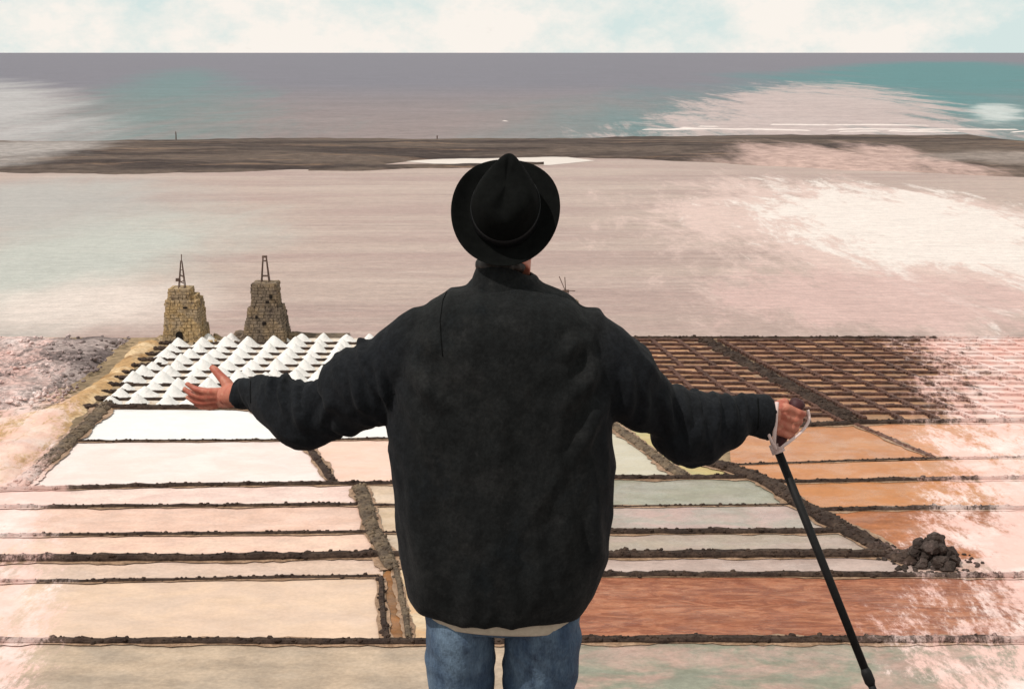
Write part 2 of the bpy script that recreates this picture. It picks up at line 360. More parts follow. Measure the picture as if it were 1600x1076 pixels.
# the overlook: a volcanic ledge that drops away in front of the man
mb = MB(); V = []
FEET = ZC - 2.03
xs = [-60 + 1.5 * i for i in range(81)]; ys = [-26 + 1.0 * j for j in range(30)] + [4.0 + 1.0 * k for k in range(48)]
for y in ys:
    for x in xs:
        if y <= 3.55: z = FEET - .01 * abs(y - 3) * (y < 3) + (.0 if abs(x) < 1.6 and 1 < y < 4 else .06 * n3(x * .7, y * .7))
        else: z = max(-1.0, FEET - (y - 3.55) * 1.0 - .25 + .8 * n3(x * .3, y * .3))
        if y < 1.5: z = min(z + max(0, .5 - .0 * y) * 0, FEET + .25)
        V.append((x, y, z))
nx = len(xs)
mb.add(V, [(j * nx + i, j * nx + i + 1, (j + 1) * nx + i + 1, (j + 1) * nx + i) for j in range(len(ys) - 1) for i in range(nx - 1)])
tag(mb.build('overlook_slope', M['cinder'], None, True), kind='structure')

# tan embankment and dark cinder ground on the left
def mound(name, px, h, mat, step=1.0, rough=.35):
    P = [at(u, v) for u, v in px]; x0, x1 = min(p.x for p in P), max(p.x for p in P); y0, y1 = min(p.y for p in P), max(p.y for p in P)
    def dist(x, y):
        ins = False; dm = 1e9; n = len(P)
        for i in range(n):
            a, b = P[i], P[(i + 1) % n]
            if (a.y > y) != (b.y > y) and x < (b.x - a.x) * (y - a.y) / (b.y - a.y) + a.x: ins = not ins
            ab = b - a; t = max(0, min(1, ((x - a.x) * ab.x + (y - a.y) * ab.y) / max(1e-9, ab.x ** 2 + ab.y ** 2)))
            dm = min(dm, math.hypot(x - a.x - ab.x * t, y - a.y - ab.y * t))
        return dm if ins else -dm
    nx_, ny_ = int((x1 - x0) / step) + 3, int((y1 - y0) / step) + 3; V = []
    for j in range(ny_):
        for i in range(nx_):
            x, y = x0 - step + i * step, y0 - step + j * step; d = dist(x, y) + .5 * n3(x * .5, y * .5)
            k = max(0., min(1., d / 2.5 + .1)); k = k * k * (3 - 2 * k)
            V.append((x, y, -.3 + (h + .3) * k + (rough * n3(x * .45, y * .45, 3) + rough * .5 * n3(x * 1.3, y * 1.3)) * k))
    mb = MB(); mb.add(V, [(j * nx_ + i, j * nx_ + i + 1, (j + 1) * nx_ + i + 1, (j + 1) * nx_ + i) for j in range(ny_ - 1) for i in range(nx_ - 1)])
    return tag(mb.build(name, mat, None, True), kind='structure')
mound('embankment', [(268, 531), (205, 532), (150, 590), (60, 640), (-160, 690), (-160, 765), (22, 762), (150, 640)], .55, M['tan'])
mound('lava_field', [(214, 529), (-400, 529), (-400, 690), (-60, 660), (60, 632), (140, 592)], .5, M['cinder'], 1.2, .5)
mound('shore_mound', [(420, 520), (470, 517), (522, 520), (530, 531), (380, 531)], .35, M['khaki'], .6, .2)
# loose lava stones on the dark field
mb = MB()
for i in range(600):
    u = R.uniform(-30, 205); v = R.uniform(533, 640)
    if u > 214 - (v - 529) * 1.1: continue
    p = at(u, v); r_ = R.uniform(.08, .30)
    mb.rock((p.x, p.y, .35 + R.uniform(-.1, .3)), r_)
tag(mb.build('lava_stones', M['pale_lava']), 'loose dark lava stones strewn left of the tan embankment', 'stones', kind='stuff')

# ------------------------------------------------------------------ banks
NB = 0
m = Mat('wet_silt', alb(150, 118, 92), .6, .3); m.mix(m.ramp(m.noise(.9, 7, .75), .40, .62), alb(190, 156, 128)); m.grain(4, .35); m.crust(.9); m.bump(m.noise(5, 6, .7), .5, .04); M['silt'] = m.done()
def bank(label, px, wid, h, mat='lava', group=None, name='stone_bank', dens=1.0, crest=.55):
    P = spline([at(u, v) for u, v in px], .45)
    mb = MB(); st = MB(); rings = []
    for i, p in enumerate(P):
        t = (P[min(i + 1, len(P) - 1)] - P[max(i - 1, 0)]).normalized(); s_ = Vector((-t.y, t.x, 0))
        p = p + s_ * (.10 * n3(p.x * .5, p.y * .5, 7) + .05 * n3(p.x * 2, p.y * 2, 3)) * min(1.5, wid / .5)
        hw = wid / 2 * (1 + .28 * n3(p.x * .9, p.y * .9, 1)); hh = h * (1 + .35 * n3(p.x * 1.1, p.y * 1.1, 5))
        if i in (0, len(P) - 1): hw *= .6; hh *= .6
        rings.append([p + s_ * a + Vector((0, 0, b)) for a, b in ((-hw, -.08), (-hw * .9, hh * .6), (-hw * crest, hh * R.uniform(.92, 1.06)), (hw * crest, hh * R.uniform(.92, 1.06)), (hw * .9, hh * .6), (hw, -.08))])
        for k in range(max(1, int(2.4 * dens * max(1, wid / .6)))):
            a = R.uniform(-1, 1); r_ = R.choice((.05, .06, .08, .10, .12, .16)) * R.uniform(.8, 1.2) * min(1.4, .7 + h)
            zz = hh * (1 - max(0, abs(a) - crest) * 1.1)
            st.rock(p + s_ * (a * hw) + t * R.uniform(-.22, .22) + Vector((0, 0, zz)), r_)
    mb.loft(rings)
    o = mb.build(name, M[mat]); tag(o, label, 'stone bank', group)
    global NB; NB += 1; V = []; zt = .098 + .001 * NB
    for i, p in enumerate(P):                              # silt drifted against the foot of the bank
        t = (P[min(i + 1, len(P) - 1)] - P[max(i - 1, 0)]).normalized(); s_ = Vector((-t.y, t.x, 0))
        ks = min(wid * .9, .6); wa = wid * .5 + .06 + ks * max(0, n3(p.x * .35, p.y * .35, NB) + .25 + .5 * n3(p.x * 1.6, p.y * 1.6, NB)); wb = wid * .5 + .06 + ks * max(0, n3(p.x * .3, p.y * .3, NB + 50) + .25 + .5 * n3(p.x * 1.7, p.y * 1.7, NB + 9))
        for q in (p - s_ * wa, p + s_ * wb): V.append((q.x, q.y, zt))
    sm = MB(); sm.add(V, [(2 * i, 2 * i + 2, 2 * i + 3, 2 * i + 1) for i in range(len(P) - 1)]); sm.build('silt', M['silt'], o)
    tag(st.build('stones', M[mat], o), kind='stuff')
    return o
def px_h(v, thick):                      # height and width of a bank that measures that many pixels
    sc = FPX / (at(800, v).y * 1.03); T = thick / sc; return dict(wid=1.4 * T, h=.76 * T)
G = 'dark stone banks between the salt pans'
B = [
 ('rough dark bank between the white salt heaps and the white pan', [(160, 638), (380, 639), (790, 638)], 9),
 ('thin dark bank between white pan and pinkish white pan', [(113, 691), (300, 690), (474, 689)], 5),
 ('short thin bank behind the man just under his left elbow', [(474, 689), (610, 687), (790, 687)], 5),
 ('long dark bank along the near edge of the pinkish white pan', [(-60, 768), (40, 766), (300, 760), (612, 757), (790, 757)], 8),
 ('dark bank under the narrow pale pink strip pan at left', [(-60, 794), (200, 793), (562, 790)], 7),
 ('dark bank between peach strip pans left of the man', [(-60, 839), (300, 836), (586, 833)], 7),
 ('thickest of the dark banks across the left strip pans', [(-60, 877), (300, 875), (592, 870)], 14),
 ('wavy thin bank along the far edge of the big peach pan', [(-60, 911), (200, 909), (400, 905), (594, 902)], 7),
 ('bank crossing the bottom left, nearest the viewer', [(-60, 1004), (300, 1005), (655, 1006), (790, 1006)], 12),
 ('black bank beyond the orange pan at right, edging the small pans', [(1120, 672), (1260, 667), (1400, 662), (1680, 659)], 9),
 ('thin bank between two orange pans behind the walking pole hand', [(1140, 728), (1290, 723), (1440, 718), (1680, 715)], 5),
 ('straight black bank right of the jacket, nearest side of the cream pan', [(790, 750), (960, 749), (1190, 748)], 9),
 ('dark bank along the middle orange pan at right', [(1196, 756), (1400, 752), (1680, 748)], 8),
 ('thin bank between grey green pan and pinkish grey pan', [(790, 794), (960, 793), (1262, 790)], 5),
 ('dark bank far side of the brown orange pan at right', [(1270, 800), (1400, 797), (1680, 796)], 9),
 ('black bank right of the jacket at elbow pole level', [(790, 835), (960, 834), (1338, 833)], 11),
 ('broad black bank right of the jacket leading to the boulder pile', [(790, 872), (960, 871), (1435, 869)], 15),
 ('dark bank on the far edge of the rippled red pan', [(790, 903), (940, 901), (1300, 901), (1560, 903), (1680, 903)], 11),
 ('black bank at bottom right under the rippled red pan', [(790, 1005), (910, 1003), (1250, 1003), (1680, 1004)], 14),
 ('long black bank on the lagoon shore at right', [(860, 530), (985, 530), (1300, 530), (1800, 531)], 6),
 ('small bank stub right of the brown dike, uppermost', [(580, 791), (640, 791), (790, 791)], 6),
 ('small bank stub right of the brown dike, middle', [(592, 834), (640, 834), (790, 834)], 6),
 ('small bank stub right of the brown dike, lowest', [(606, 869), (660, 870), (790, 871)], 11),
]
for lab, px, th in B: bank(lab, px, group=G, **px_h(px[1][1], th))
def bank_y(label, px, wpx, h, mat, **k):
    mid = px[len(px) // 2]; sc = FPX / (at(800, mid[1]).y * 1.03); bank(label, px, wpx / sc, h, mat, G, **k)
bank_y('tan dike along the left side of the white pans', [(170, 632), (110, 690), (26, 764)], 26, .35, 'khaki', name='dike')
bank_y('narrow dark bank running down from the left elbow', [(400, 642), (470, 690), (522, 757)], 12, .3, 'lava')
bank_y('brown stone dike standing left of the jacket', [(562, 762), (574, 800), (588, 838), (604, 872), (612, 892)], 26, .4, 'khaki', name='dike')
bank_y('bank between peach and cream pans, standing behind the man in black', [(792, 642), (793, 757), (794, 870), (796, 1004)], 12, .3, 'lava')
bank_y('left edge of the orange channel beside the jeans', [(594, 905), (598, 950), (604, 1002)], 10, .3, 'lava')
bank_y('right edge of the orange channel beside the jeans', [(616, 884), (628, 940), (640, 1002)], 10, .3, 'khaki')
bank_y('greenish brown dike right of the cream pan', [(945, 658), (1010, 705), (1068, 748)], 20, .35, 'khaki', name='dike')
bank_y('broad dark dike sloping down past the walking pole to the boulders', [(1095, 722), (1190, 752), (1255, 794), (1335, 838), (1425, 884)], 34, .45, 'lava', name='dike')
bank_y('wide black dike dividing the two fields of small brown pans', [(1100, 535), (1210, 595), (1332, 662)], 26, .55, 'lava', name='dike')
bank_y('thin dark bank crossing the orange pan at far right', [(1334, 664), (1395, 690), (1462, 718)], 9, .25, 'redbank')

# ------------------------------------------------------------------ salt pans
PAN = [
 ('brightest white salt pan in front of the salt heaps', [(160, 639), (396, 639), (470, 690), (116, 691)], brine('pan_white', (255, 250, 247), None, .5, .2, stain=.04)),
 ('pinkish white pan at left, wider than the white one', [(116, 691), (470, 690), (522, 757), (30, 766)], brine('pan_pink_white', (252, 228, 220), (255, 238, 232), .45, .3, stain=.05)),
 ('white pan seen under the left elbow', [(398, 639), (790, 638), (790, 687), (472, 689)], brine('pan_white_low', (252, 246, 242), None, .5, .2, stain=.05)),
 ('peach pan between elbow and jacket', [(472, 689), (790, 687), (790, 757), (522, 757)], brine('pan_peach', (248, 206, 186), (250, 214, 196), .45, .2, stain=.06)),
 ('narrow pale pink strip pan, farthest of the left strips', [(-90, 768), (560, 758), (566, 790), (-90, 794)], brine('pan_strip_pink', (250, 216, 204), (252, 224, 212))),
 ('salmon peach strip pan second in the left stack', [(-90, 794), (566, 790), (586, 833), (-90, 839)], brine('pan_strip_salmon', (240, 200, 180), (246, 208, 190))),
 ('warm peach strip pan third in the left stack', [(-90, 839), (586, 833), (600, 870), (-90, 877)], brine('pan_strip_peach', (246, 206, 186), (248, 212, 190))),
 ('greyish beige strip pan under the thickest bank', [(-90, 877), (600, 870), (598, 902), (-90, 911)], brine('pan_strip_beige', (226, 196, 176), (232, 202, 184))),
 ('big peach beige pan at lower left', [(-90, 911), (598, 902), (604, 1004), (-90, 1004)], brine('pan_big_peach', (230, 200, 178), (238, 206, 180), .5, .9, stain=.1)),
 ('sandy beige pan in the bottom left corner', [(-90, 1004), (790, 1006), (790, 1180), (-90, 1180)], brine('pan_sandy', (206, 182, 158), (186, 166, 146), .55, 1, stain=.2)),
 ('small beige pan right of the brown dike', [(566, 758), (790, 757), (790, 791), (574, 791)], brine('pan_small_a', (216, 190, 164), (228, 202, 178))),
 ('small cream pan right of the brown dike, second down', [(574, 791), (790, 791), (790, 834), (590, 834)], brine('pan_small_b', (218, 190, 160), (224, 196, 170))),
 ('small grey pan right of the brown dike, third down', [(590, 834), (790, 834), (790, 870), (606, 870)], brine('pan_small_c', (206, 182, 158), (216, 194, 172))),
 ('cream pan strip between orange channel and jacket', [(610, 870), (790, 871), (790, 1006), (640, 1004)], brine('pan_small_d', (232, 206, 172), (226, 184, 140))),
 ('orange brown channel running toward the viewer', [(596, 902), (614, 880), (641, 1004), (604, 1004)], brine('pan_channel', (164, 112, 68), (138, 100, 66), .5, .1, stain=.3)),
 ('cream green pan right of the jacket', [(790, 660), (948, 660), (1068, 748), (790, 749)], brine('pan_cream', (208, 198, 176), (214, 204, 184), .4, .1, stain=.05)),
 ('khaki pan under the right elbow', [(948, 660), (1138, 668), (1094, 722), (1190, 748), (1068, 748)], brine('pan_khaki', (196, 182, 128), (206, 184, 130), .45, .3, stain=.1)),
 ('grey green strip pan right of the jacket', [(790, 749), (1190, 748), (1258, 791), (790, 793)], brine('pan_grey_green', (166, 162, 144), (174, 166, 152), .35, .3)),
 ('pinkish grey strip pan crossed by the walking pole', [(790, 793), (1258, 791), (1335, 834), (790, 834)], brine('pan_pink_grey', (178, 168, 156), (200, 172, 164), .35, .35)),
 ('pale grey strip pan third right of the jacket', [(790, 834), (1335, 834), (1420, 870), (790, 871)], brine('pan_pale_grey', (184, 168, 152), (190, 168, 156), .35, .4)),
 ('narrow pale strip pan ending at the boulder pile', [(790, 871), (1420, 870), (1440, 902), (790, 902)], brine('pan_pale_strip', (194, 170, 160), (204, 180, 170), .35, .5)),
 ('rippled red brown pan right of the jeans', [(790, 902), (1680, 903), (1680, 1004), (790, 1005)], brine('pan_red', (184, 120, 90), (172, 108, 80), .6, 1, .9)),
 ('grey green pan at bottom right turning pink', [(790, 1005), (1680, 1004), (1680, 1180), (790, 1180)], brine('pan_bottom', (150, 150, 132), (196, 164, 150), .4, 1, stain=.2)),
 ('large orange pan behind the hand with the pole', [(1138, 670), (1334, 663), (1462, 718), (1142, 728)], brine('pan_orange', (208, 150, 110), (200, 138, 98), .4, .5, stain=.1)),
 ('orange pan at the far right edge above the others', [(1334, 663), (1680, 659), (1680, 715), (1462, 718)], brine('pan_orange_far', (220, 158, 118), (208, 142, 100), .4, 1, stain=.1)),
 ('thin orange pan below the hand with the pole', [(1094, 722), (1142, 728), (1680, 715), (1680, 748), (1194, 753)], brine('pan_orange_thin', (210, 148, 104), (206, 140, 94), .4, .9, stain=.1)),
 ('middle orange pan right of the walking pole', [(1194, 753), (1680, 748), (1680, 796), (1262, 799)], brine('pan_orange_mid', (206, 140, 90), (200, 134, 86), .4, 1, stain=.1)),
 ('brown orange pan beyond the boulder pile', [(1262, 799), (1680, 796), (1680, 862), (1425, 882), (1335, 838)], brine('pan_orange_brown', (186, 118, 76), (170, 104, 66), .45, 1, stain=.25)),
 ('white crusted pan at the right edge beside the boulders', [(1425, 882), (1680, 862), (1680, 903), (1440, 902)], brine('pan_crusted', (214, 186, 172), (190, 150, 130), .6, 1)),
]
for i, (lab, px, mt) in enumerate(PAN):
    P = [at(u, v) for u, v in px]; z = .02 + .0025 * i
    o = sheet('salt_pan', [(p.x, p.y, z) for p in P], mt, None)
    tag(o, lab, 'salt pan', 'large evaporation pans below the overlook')

# ------------------------------------------------------------------ field of salt heaps
def heap_mesh(seed):
    rr = random.Random(seed); mb = MB(); rings = []; n = 22
    prof = [(1.50, -.08), (1.18, .06), (.95, .24), (.73, .46), (.51, .68), (.30, .88), (.13, 1.02), (.03, 1.07)]
    for k, (r_, z) in enumerate(prof):
        rings.append([(r_ * (1 + .10 * n3(math.cos(2 * PI * j / n) * 1.5 + seed * 3, math.sin(2 * PI * j / n) * 1.5, z * 2)) * math.cos(2 * PI * j / n), r_ * (1 + .10 * n3(math.cos(2 * PI * j / n) * 1.5 + seed * 5, math.sin(2 * PI * j / n) * 1.5, z * 2)) * math.sin(2 * PI * j / n), z + .06 * n3(j * .9, k * 1.3, seed)) for j in range(n)])
    dxh, dyh = rr.uniform(-.14, .14), rr.uniform(-.14, .14)
    rings = [[(p[0] + dxh * max(0, p[2]), p[1] + dyh * max(0, p[2]), p[2] + .07 * n3(p[0] * 2.2 + seed * 7, p[1] * 2.2, 3) * (p[2] > 0)) for p in r_] for r_ in rings]
    mb.loft(rings); me = mb.mesh('salt_heap'); me.materials.append(M['salt']); me.polygons.foreach_set('use_smooth', [True] * len(me.polygons)); return me
HM = [heap_mesh(s) for s in range(14)]
A0, A1 = at(290, 533), at(172, 630)      # left side of the field: far and near corner
rows, dx = 11, 2.45
sheet('salt_floor', [(A1.x - .6, A1.y - .8, .012), (at(800, 638).x - .3, A1.y - .8, .012), (at(800, 638).x - .3, A0.y + 1.6, .012), (A0.x - .6, A0.y + 1.6, .012)], M['salt_bed'])
ORD = ['first', 'second', 'third', 'fourth', 'fifth', 'sixth', 'seventh', 'eighth', 'ninth', 'tenth', 'eleventh', 'twelfth', 'thirteenth', 'fourteenth', 'fifteenth', 'sixteenth', 'seventeenth', 'eighteenth', 'nineteenth', 'twentieth']
for r_ in range(rows):
    t = r_ / (rows - 1); y = A0.y + (A1.y - A0.y) * t; xl = A0.x + (A1.x - A0.x) * t
    yb = y - 1.5; kb = MB()
    x = xl - 1.3
    while x < -1.5:                                        # low dark kerb between two rows of heaps
        kb.box((x, yb + .08 * n3(x, r_), .06), (.62, .50 + .2 * n3(x * .8, r_ * 2), .26 + .1 * n3(x, r_ * 3)), 0, .12); x += .55
    tag(kb.build('kerb', M['lava']), 'low dark kerb in front of the %s row of salt heaps from the towers' % ORD[r_], 'kerb', 'kerbs between the rows of salt heaps')
    k = 0
    while xl + k * dx < -10.5:
        me = HM[R.randrange(14)]
        o = bpy.data.objects.new('salt_heap', me); C.objects.link(o)
        sc_ = R.uniform(.72, 1.10) * (.88 if k == 0 else 1)
        o.location = (xl + k * dx + R.uniform(-.16, .16), y + R.uniform(-.16, .16), .0); o.scale = (sc_ * R.uniform(.92, 1.08), sc_, sc_ * R.uniform(.78, 1.1)); o.rotation_euler.z = R.uniform(0, 6.28)
        tag(o, 'white salt heap, %s from the left in the %s row from the towers' % (ORD[k], ORD[r_]), 'salt heap', 'white salt heaps drying in rows')
        k += 1
st = MB()
for r_ in range(rows):                                       # black stones on the ragged left edge
    t = r_ / (rows - 1); y = A0.y + (A1.y - A0.y) * t; xl = A0.x + (A1.x - A0.x) * t
    for k in range(26): st.rock((xl - .9 + R.uniform(-1.4, 1.3), y - 1.45 + R.uniform(-.32, .32), .14), R.uniform(.16, .34))
tag(st.build('edge_stones', M['lava']), 'black stones along the left edge of the heap field', 'stones', kind='stuff')

# ------------------------------------------------------------------ fields of small brown pans
def cell_mesh(seed):
    rr = random.Random(seed); mb = MB(); n = 16; top = []; low = []
    for j in range(n):
        a = 2 * PI * j / n; c, s_ = math.cos(a), math.sin(a); k = 1 / max(abs(c), abs(s_)) ** .8
        q = 1 + rr.uniform(-.05, .05)
        top.append((c * k * .5 * q, s_ * k * .5 * q, .0)); low.append((c * k * .53 * q, s_ * k * .53 * q, -.3))
    mb.loft([low, top]); me = mb.mesh('small_pan'); me.materials.append(M['cell']); return me
CM = [cell_mesh(s) for s in range(6)]
def field(label, corner_px, cols_w, nrows, group, latlabel, side):
    c = [at(u, v) for u, v in corner_px]
    if side > 0: c[2] = c[3] + (c[1] - c[0])                 # columns run parallel to the dike                     # far left, far right, near right, near left
    lt = MB(); ncell = 0
    for r_ in range(nrows):
        t0, t1 = r_ / nrows, (r_ + 1) / nrows; tm = (t0 + t1) / 2
        a, b = c[0].lerp(c[3], tm), c[1].lerp(c[2], tm); a0, b0 = c[0].lerp(c[3], t0), c[1].lerp(c[2], t0); a1, b1 = c[0].lerp(c[3], t1), c[1].lerp(c[2], t1)
        depth = a0.y - a1.y; wid = (b - a).x; nc = max(1, round(wid / cols_w)); cw = wid / nc
        n = int(wid / .6)
        for j in range(n + 1):                              # row wall
            x = a0.x + (b0.x - a0.x) * j / n; y = a0.y + (b0.y - a0.y) * j / n
            lt.box((x, y + .12 * n3(x * .7, r_) + .34 * n3(x * .22, r_ * .9 + 3), .14), (.72, .48 + .18 * n3(x, r_ * 3), .36 + .16 * n3(x * .9, r_ * 2)), 0, .1)
        for k in range(nc + 1):                             # column walls
            p0 = a0.lerp(b0, k / nc); p1 = a1.lerp(b1, k / nc)
            for q in range(4):
                p = p0.lerp(p1, (q + .5) / 4)
                lt.box((p.x + .06 * n3(p.x, p.y), p.y, .13), (.40, depth / 4 * 1.1, .40 + .1 * n3(p.y, p.x)), 0, .1)
            if k < nc:
                pc = a.lerp(b, (k + .5) / nc)
                o = bpy.data.objects.new('small_pan', CM[R.randrange(6)]); C.objects.link(o)
                o.location = (pc.x, pc.y, .10 + R.uniform(-.02, .03)); o.scale = (cw * .80, depth * .76, 1)
                tag(o, label % (ORD[k if side > 0 else nc - 1 - k], ORD[r_]), 'salt pan', group); ncell += 1
    o = lt.build('bank_lattice', M['redbank']); tag(o, latlabel, 'stone bank')
    return ncell
nA = field('small brown pan, %s left of the wide dike, %s row from shore', [(940, 534), (1098, 534), (1318, 664), (1000, 650)], 2.9, 15, 'small brown pans left of the wide dike', 'dark reddish lattice of banks around small pans left of the dike', -1)
nB = field('small reddish pan, %s right of the wide dike, %s row from shore', [(1126, 534), (1660, 534), (1660, 655), (1352, 658)], 3.0, 15, 'small brown pans right of the wide dike', 'dark reddish lattice of banks around small pans right of the dike', 1)
print('cells', nA, nB)

# ------------------------------------------------------------------ boulders at the end of the dike
root = empty('boulder_pile', at(1455, 880)); tag(root, 'pile of dark boulders at the end of the broad dike', 'boulders')
for i in range(24):
    a = R.uniform(0, 6.28); d = R.uniform(0, 1) ** .6 * 1.3; r_ = R.uniform(.3, .66)
    mb = MB(); mb.rock((d * math.cos(a) * 1.1, d * math.sin(a), max(.2, 2.1 - d * 1.4) * R.uniform(.4, 1)), r_, .9); o = mb.build('boulder', M['boulder'], root); sd = o.modifiers.new('s', 'SUBSURF'); sd.subdivision_type = 'SIMPLE'; sd.levels = sd.render_levels = 2; tx = bpy.data.textures.get('rough') or bpy.data.textures.new('rough', 'CLOUDS'); tx.noise_scale = .22; tx.noise_depth = 3; dm = o.modifiers.new('d', 'DISPLACE'); dm.texture = tx; dm.strength = .22; dm.texture_coords = 'LOCAL'
st = MB()
for i in range(120):
    a = R.uniform(0, 6.28); d = R.uniform(.6, 2.4); st.rock((d * math.cos(a) * 1.3, d * math.sin(a), .12), R.uniform(.08, .22))
tag(st.build('rubble', M['boulder'], root), kind='stuff')

# ------------------------------------------------------------------ ruined windmill towers
def frustum(mb, cx, cy, z0, z1, w0, w1, d0, d1, jit=.03, n=5, off=0):
    rings = []
    for i in range(n + 1):
        t = i / n; z = z0 + (z1 - z0) * t; hw = (w0 + (w1 - w0) * t) / 2; hd = (d0 + (d1 - d0) * t) / 2; x = cx + off * t
        pts = []
        for (sx, sy, ex, ey) in ((-1, -1, 1, -1), (1, -1, 1, 1), (1, 1, -1, 1), (-1, 1, -1, -1)):
            for k in range(5):
                q = k / 5; pts.append((x + hw * (sx + (ex - sx) * q) + jit * R.uniform(-1, 1), cy + hd * (sy + (ey - sy) * q) + jit * R.uniform(-1, 1), z + jit * R.uniform(-1, 1)))
        rings.append(pts)
    mb.loft(rings)
def stones_on(mb, cx, cy, z0, z1, w0, w1, d0, d1, hole=None):
    z = z0
    while z < z1 - .1:
        ch = R.uniform(.26, .40); t = (z + ch / 2 - z0) / (z1 - z0); hw = (w0 + (w1 - w0) * t) / 2; hd = (d0 + (d1 - d0) * t) / 2
        for side in range(4):
            half = hw if side in (0, 2) else hd; s_ = -half
            while s_ < half - .05:
                l = min(R.uniform(.3, .75), half - s_ + .05); m_ = s_ + l / 2; o_ = R.uniform(-.02, .09)
                if not (hole and side == 0 and abs(m_ - hole[0]) < hole[1] + l * .35 and z < hole[2]):
                    if side == 0: mb.box((cx + m_, cy - hd - o_ + .08, z + ch / 2), (l - .05, .3, ch - .05), R.uniform(-.05, .05), .12)
                    elif side == 2: mb.box((cx + m_, cy + hd + o_ - .08, z + ch / 2), (l - .05, .3, ch - .05), R.uniform(-.05, .05), .12)
                    elif side == 1: mb.box((cx + hw + o_ - .08, cy + m_, z + ch / 2), (.3, l - .05, ch - .05), R.uniform(-.05, .05), .12)
                    else: mb.box((cx - hw - o_ + .08, cy + m_, z + ch / 2), (.3, l - .05, ch - .05), R.uniform(-.05, .05), .12)
                s_ += l
        z += ch
def tower(px, label, stages, mat, hole=None, name='ruined_tower'):
    root = empty(name, at(*px)); tag(root, label, 'tower')
    core = MB(); st = MB()
    for (cx, z0, z1, w0, w1, d0, d1) in stages:
        frustum(core, cx, 0, z0, z1, w0, w1, d0, d1)
        stones_on(st, cx, 0, z0, z1, w0, w1, d0, d1, hole if z0 < .5 else None)
    w_ = core.build('tower_wall', M[mat], root); tag(st.build('stonework', M[mat], w_), kind='stuff')
    rb = MB()
    for i in range(90):
        a = R.uniform(0, 6.28); d = R.uniform(1, 1.5) * stages[0][3] / 2; rb.rock((d * math.cos(a) * 1.2, d * math.sin(a), .05), R.uniform(.12, .38))
    tag(rb.build('rubble', M[mat], root), kind='stuff')
    return root
PXM = FPX / (at(800, 527).y * 1.02)
lt_ = tower((292, 530), 'yellowish ruined stone tower with a dark doorway, left of the other', [(0, -.2, 1.6, 4.1, 3.75, 4.2, 3.9), (-.05, 1.6, 4.35, 3.6, 3.2, 3.8, 3.3), (-.35, 4.35, 5.55, 2.3, 2.1, 2.6, 2.2), (1.0, 4.35, 4.75, .8, .7, 2, 1.8), (.62, 4.72, 5.35, .5, .3, 1.6, 1.2)], 'tower', (-.3, .42, 1.25))
mb = MB()
arc = [(-.30, 0), (.30, 0)] + [(.30 * math.cos(a), .85 + .34 * math.sin(a)) for a in [PI * k / 8 for k in range(9)]]
mb.loft([[(-.3 + x * 1.2, -2.20, .05 + z) for x, z in arc], [(-.3 + x * 1.2, -1.7, .05 + z) for x, z in arc]]); mb.build('doorway', M['dark'], lt_)
mb = MB(); mb.box((.4, -1.86, 3.75), (.42, .2, .16), .05, .1); mb.build('wall_hole', M['dark'], lt_)
rt_ = tower((418, 530), 'grey brown stepped stone tower with a bare iron frame on top', [(0, -.2, 3.5, 4.5, 3.3, 4.4, 3.2), (.0, 3.5, 6.2, 2.7, 2.45, 2.8, 2.4)], 'tower2')
for x, z, a, b in ((.05, 2.1, .34, .3), (-.75, 2.75, .22, .3), (.35, 4.3, .3, .24), (.75, 4.85, .26, .4)):
    mb = MB(); mb.box((x, -(2.3 - .18 * z if z < 3.5 else 1.44) - .02, z), (a, .35, b), 0, .12); mb.build('wall_hole', M['dark'], rt_)
mb = MB(); frustum(mb, -3.0, .2, -.2, .75, 1.4, .9, 2.2, 1.6, .12); mb.build('plinth', M['tower2'], rt_)
mb = MB(); frustum(mb, 2.7, .2, -.2, .6, 1.2, .8, 2.0, 1.4, .12); mb.build('plinth', M['tower2'], rt_)
tt_ = tower((884, 531), 'third tower, only its broken wind vane showing above right shoulder', [(0, -.2, 2.5, 4.3, 3.6, 4.1, 3.4), (0, 2.5, 4.2, 2.7, 2.4, 2.6, 2.3)], 'tower2')

def mast_part(parent, bars, name, r_=.05):
    o = empty(name); o.parent = parent
    for nm, a, b in bars:
        mb = MB(); mb.tube([a, b], r_ if nm != 'cross_bar' else r_ * .8, 6); mb.build(nm, M['iron'], o)
    return o
Z0 = 6.1
bars = [('mast_leg', (sx * .42, sy * .35, Z0), (sx * .17, sy * .12, Z0 + 2.75)) for sx in (-1, 1) for sy in (-1, 1)]
bars += [('cross_bar', (-.36, s_ * .31, Z0 + .75), (.36, s_ * .31, Z0 + .75)) for s_ in (-1, 1)] + [('cross_bar', (s_ * .36, -.3, Z0 + .75), (s_ * .36, .3, Z0 + .75)) for s_ in (-1, 1)] + [('cross_bar', (-.34, -.3, Z0 + .8), (.34, .3, Z0 + .7))]
bars += [('cross_bar', (-.22, s_ * .15, Z0 + 2.35), (.22, s_ * .15, Z0 + 2.35)) for s_ in (-1, 1)]
mo = mast_part(rt_, bars, 'iron_mast', .06)
mb = MB(); mb.box((0, 0, Z0 + 2.8), (.5, .36, .2), 0, .05); mb.build('mast_head', M['iron'], mo)
Z0 = 5.45
bars = [('mast_leg', (-.25 + sx * .34, sy * .3, Z0), (-.2 + sx * .06, sy * .06, Z0 + 3.0)) for sx in (-1, 1) for sy in (-1, 1)]
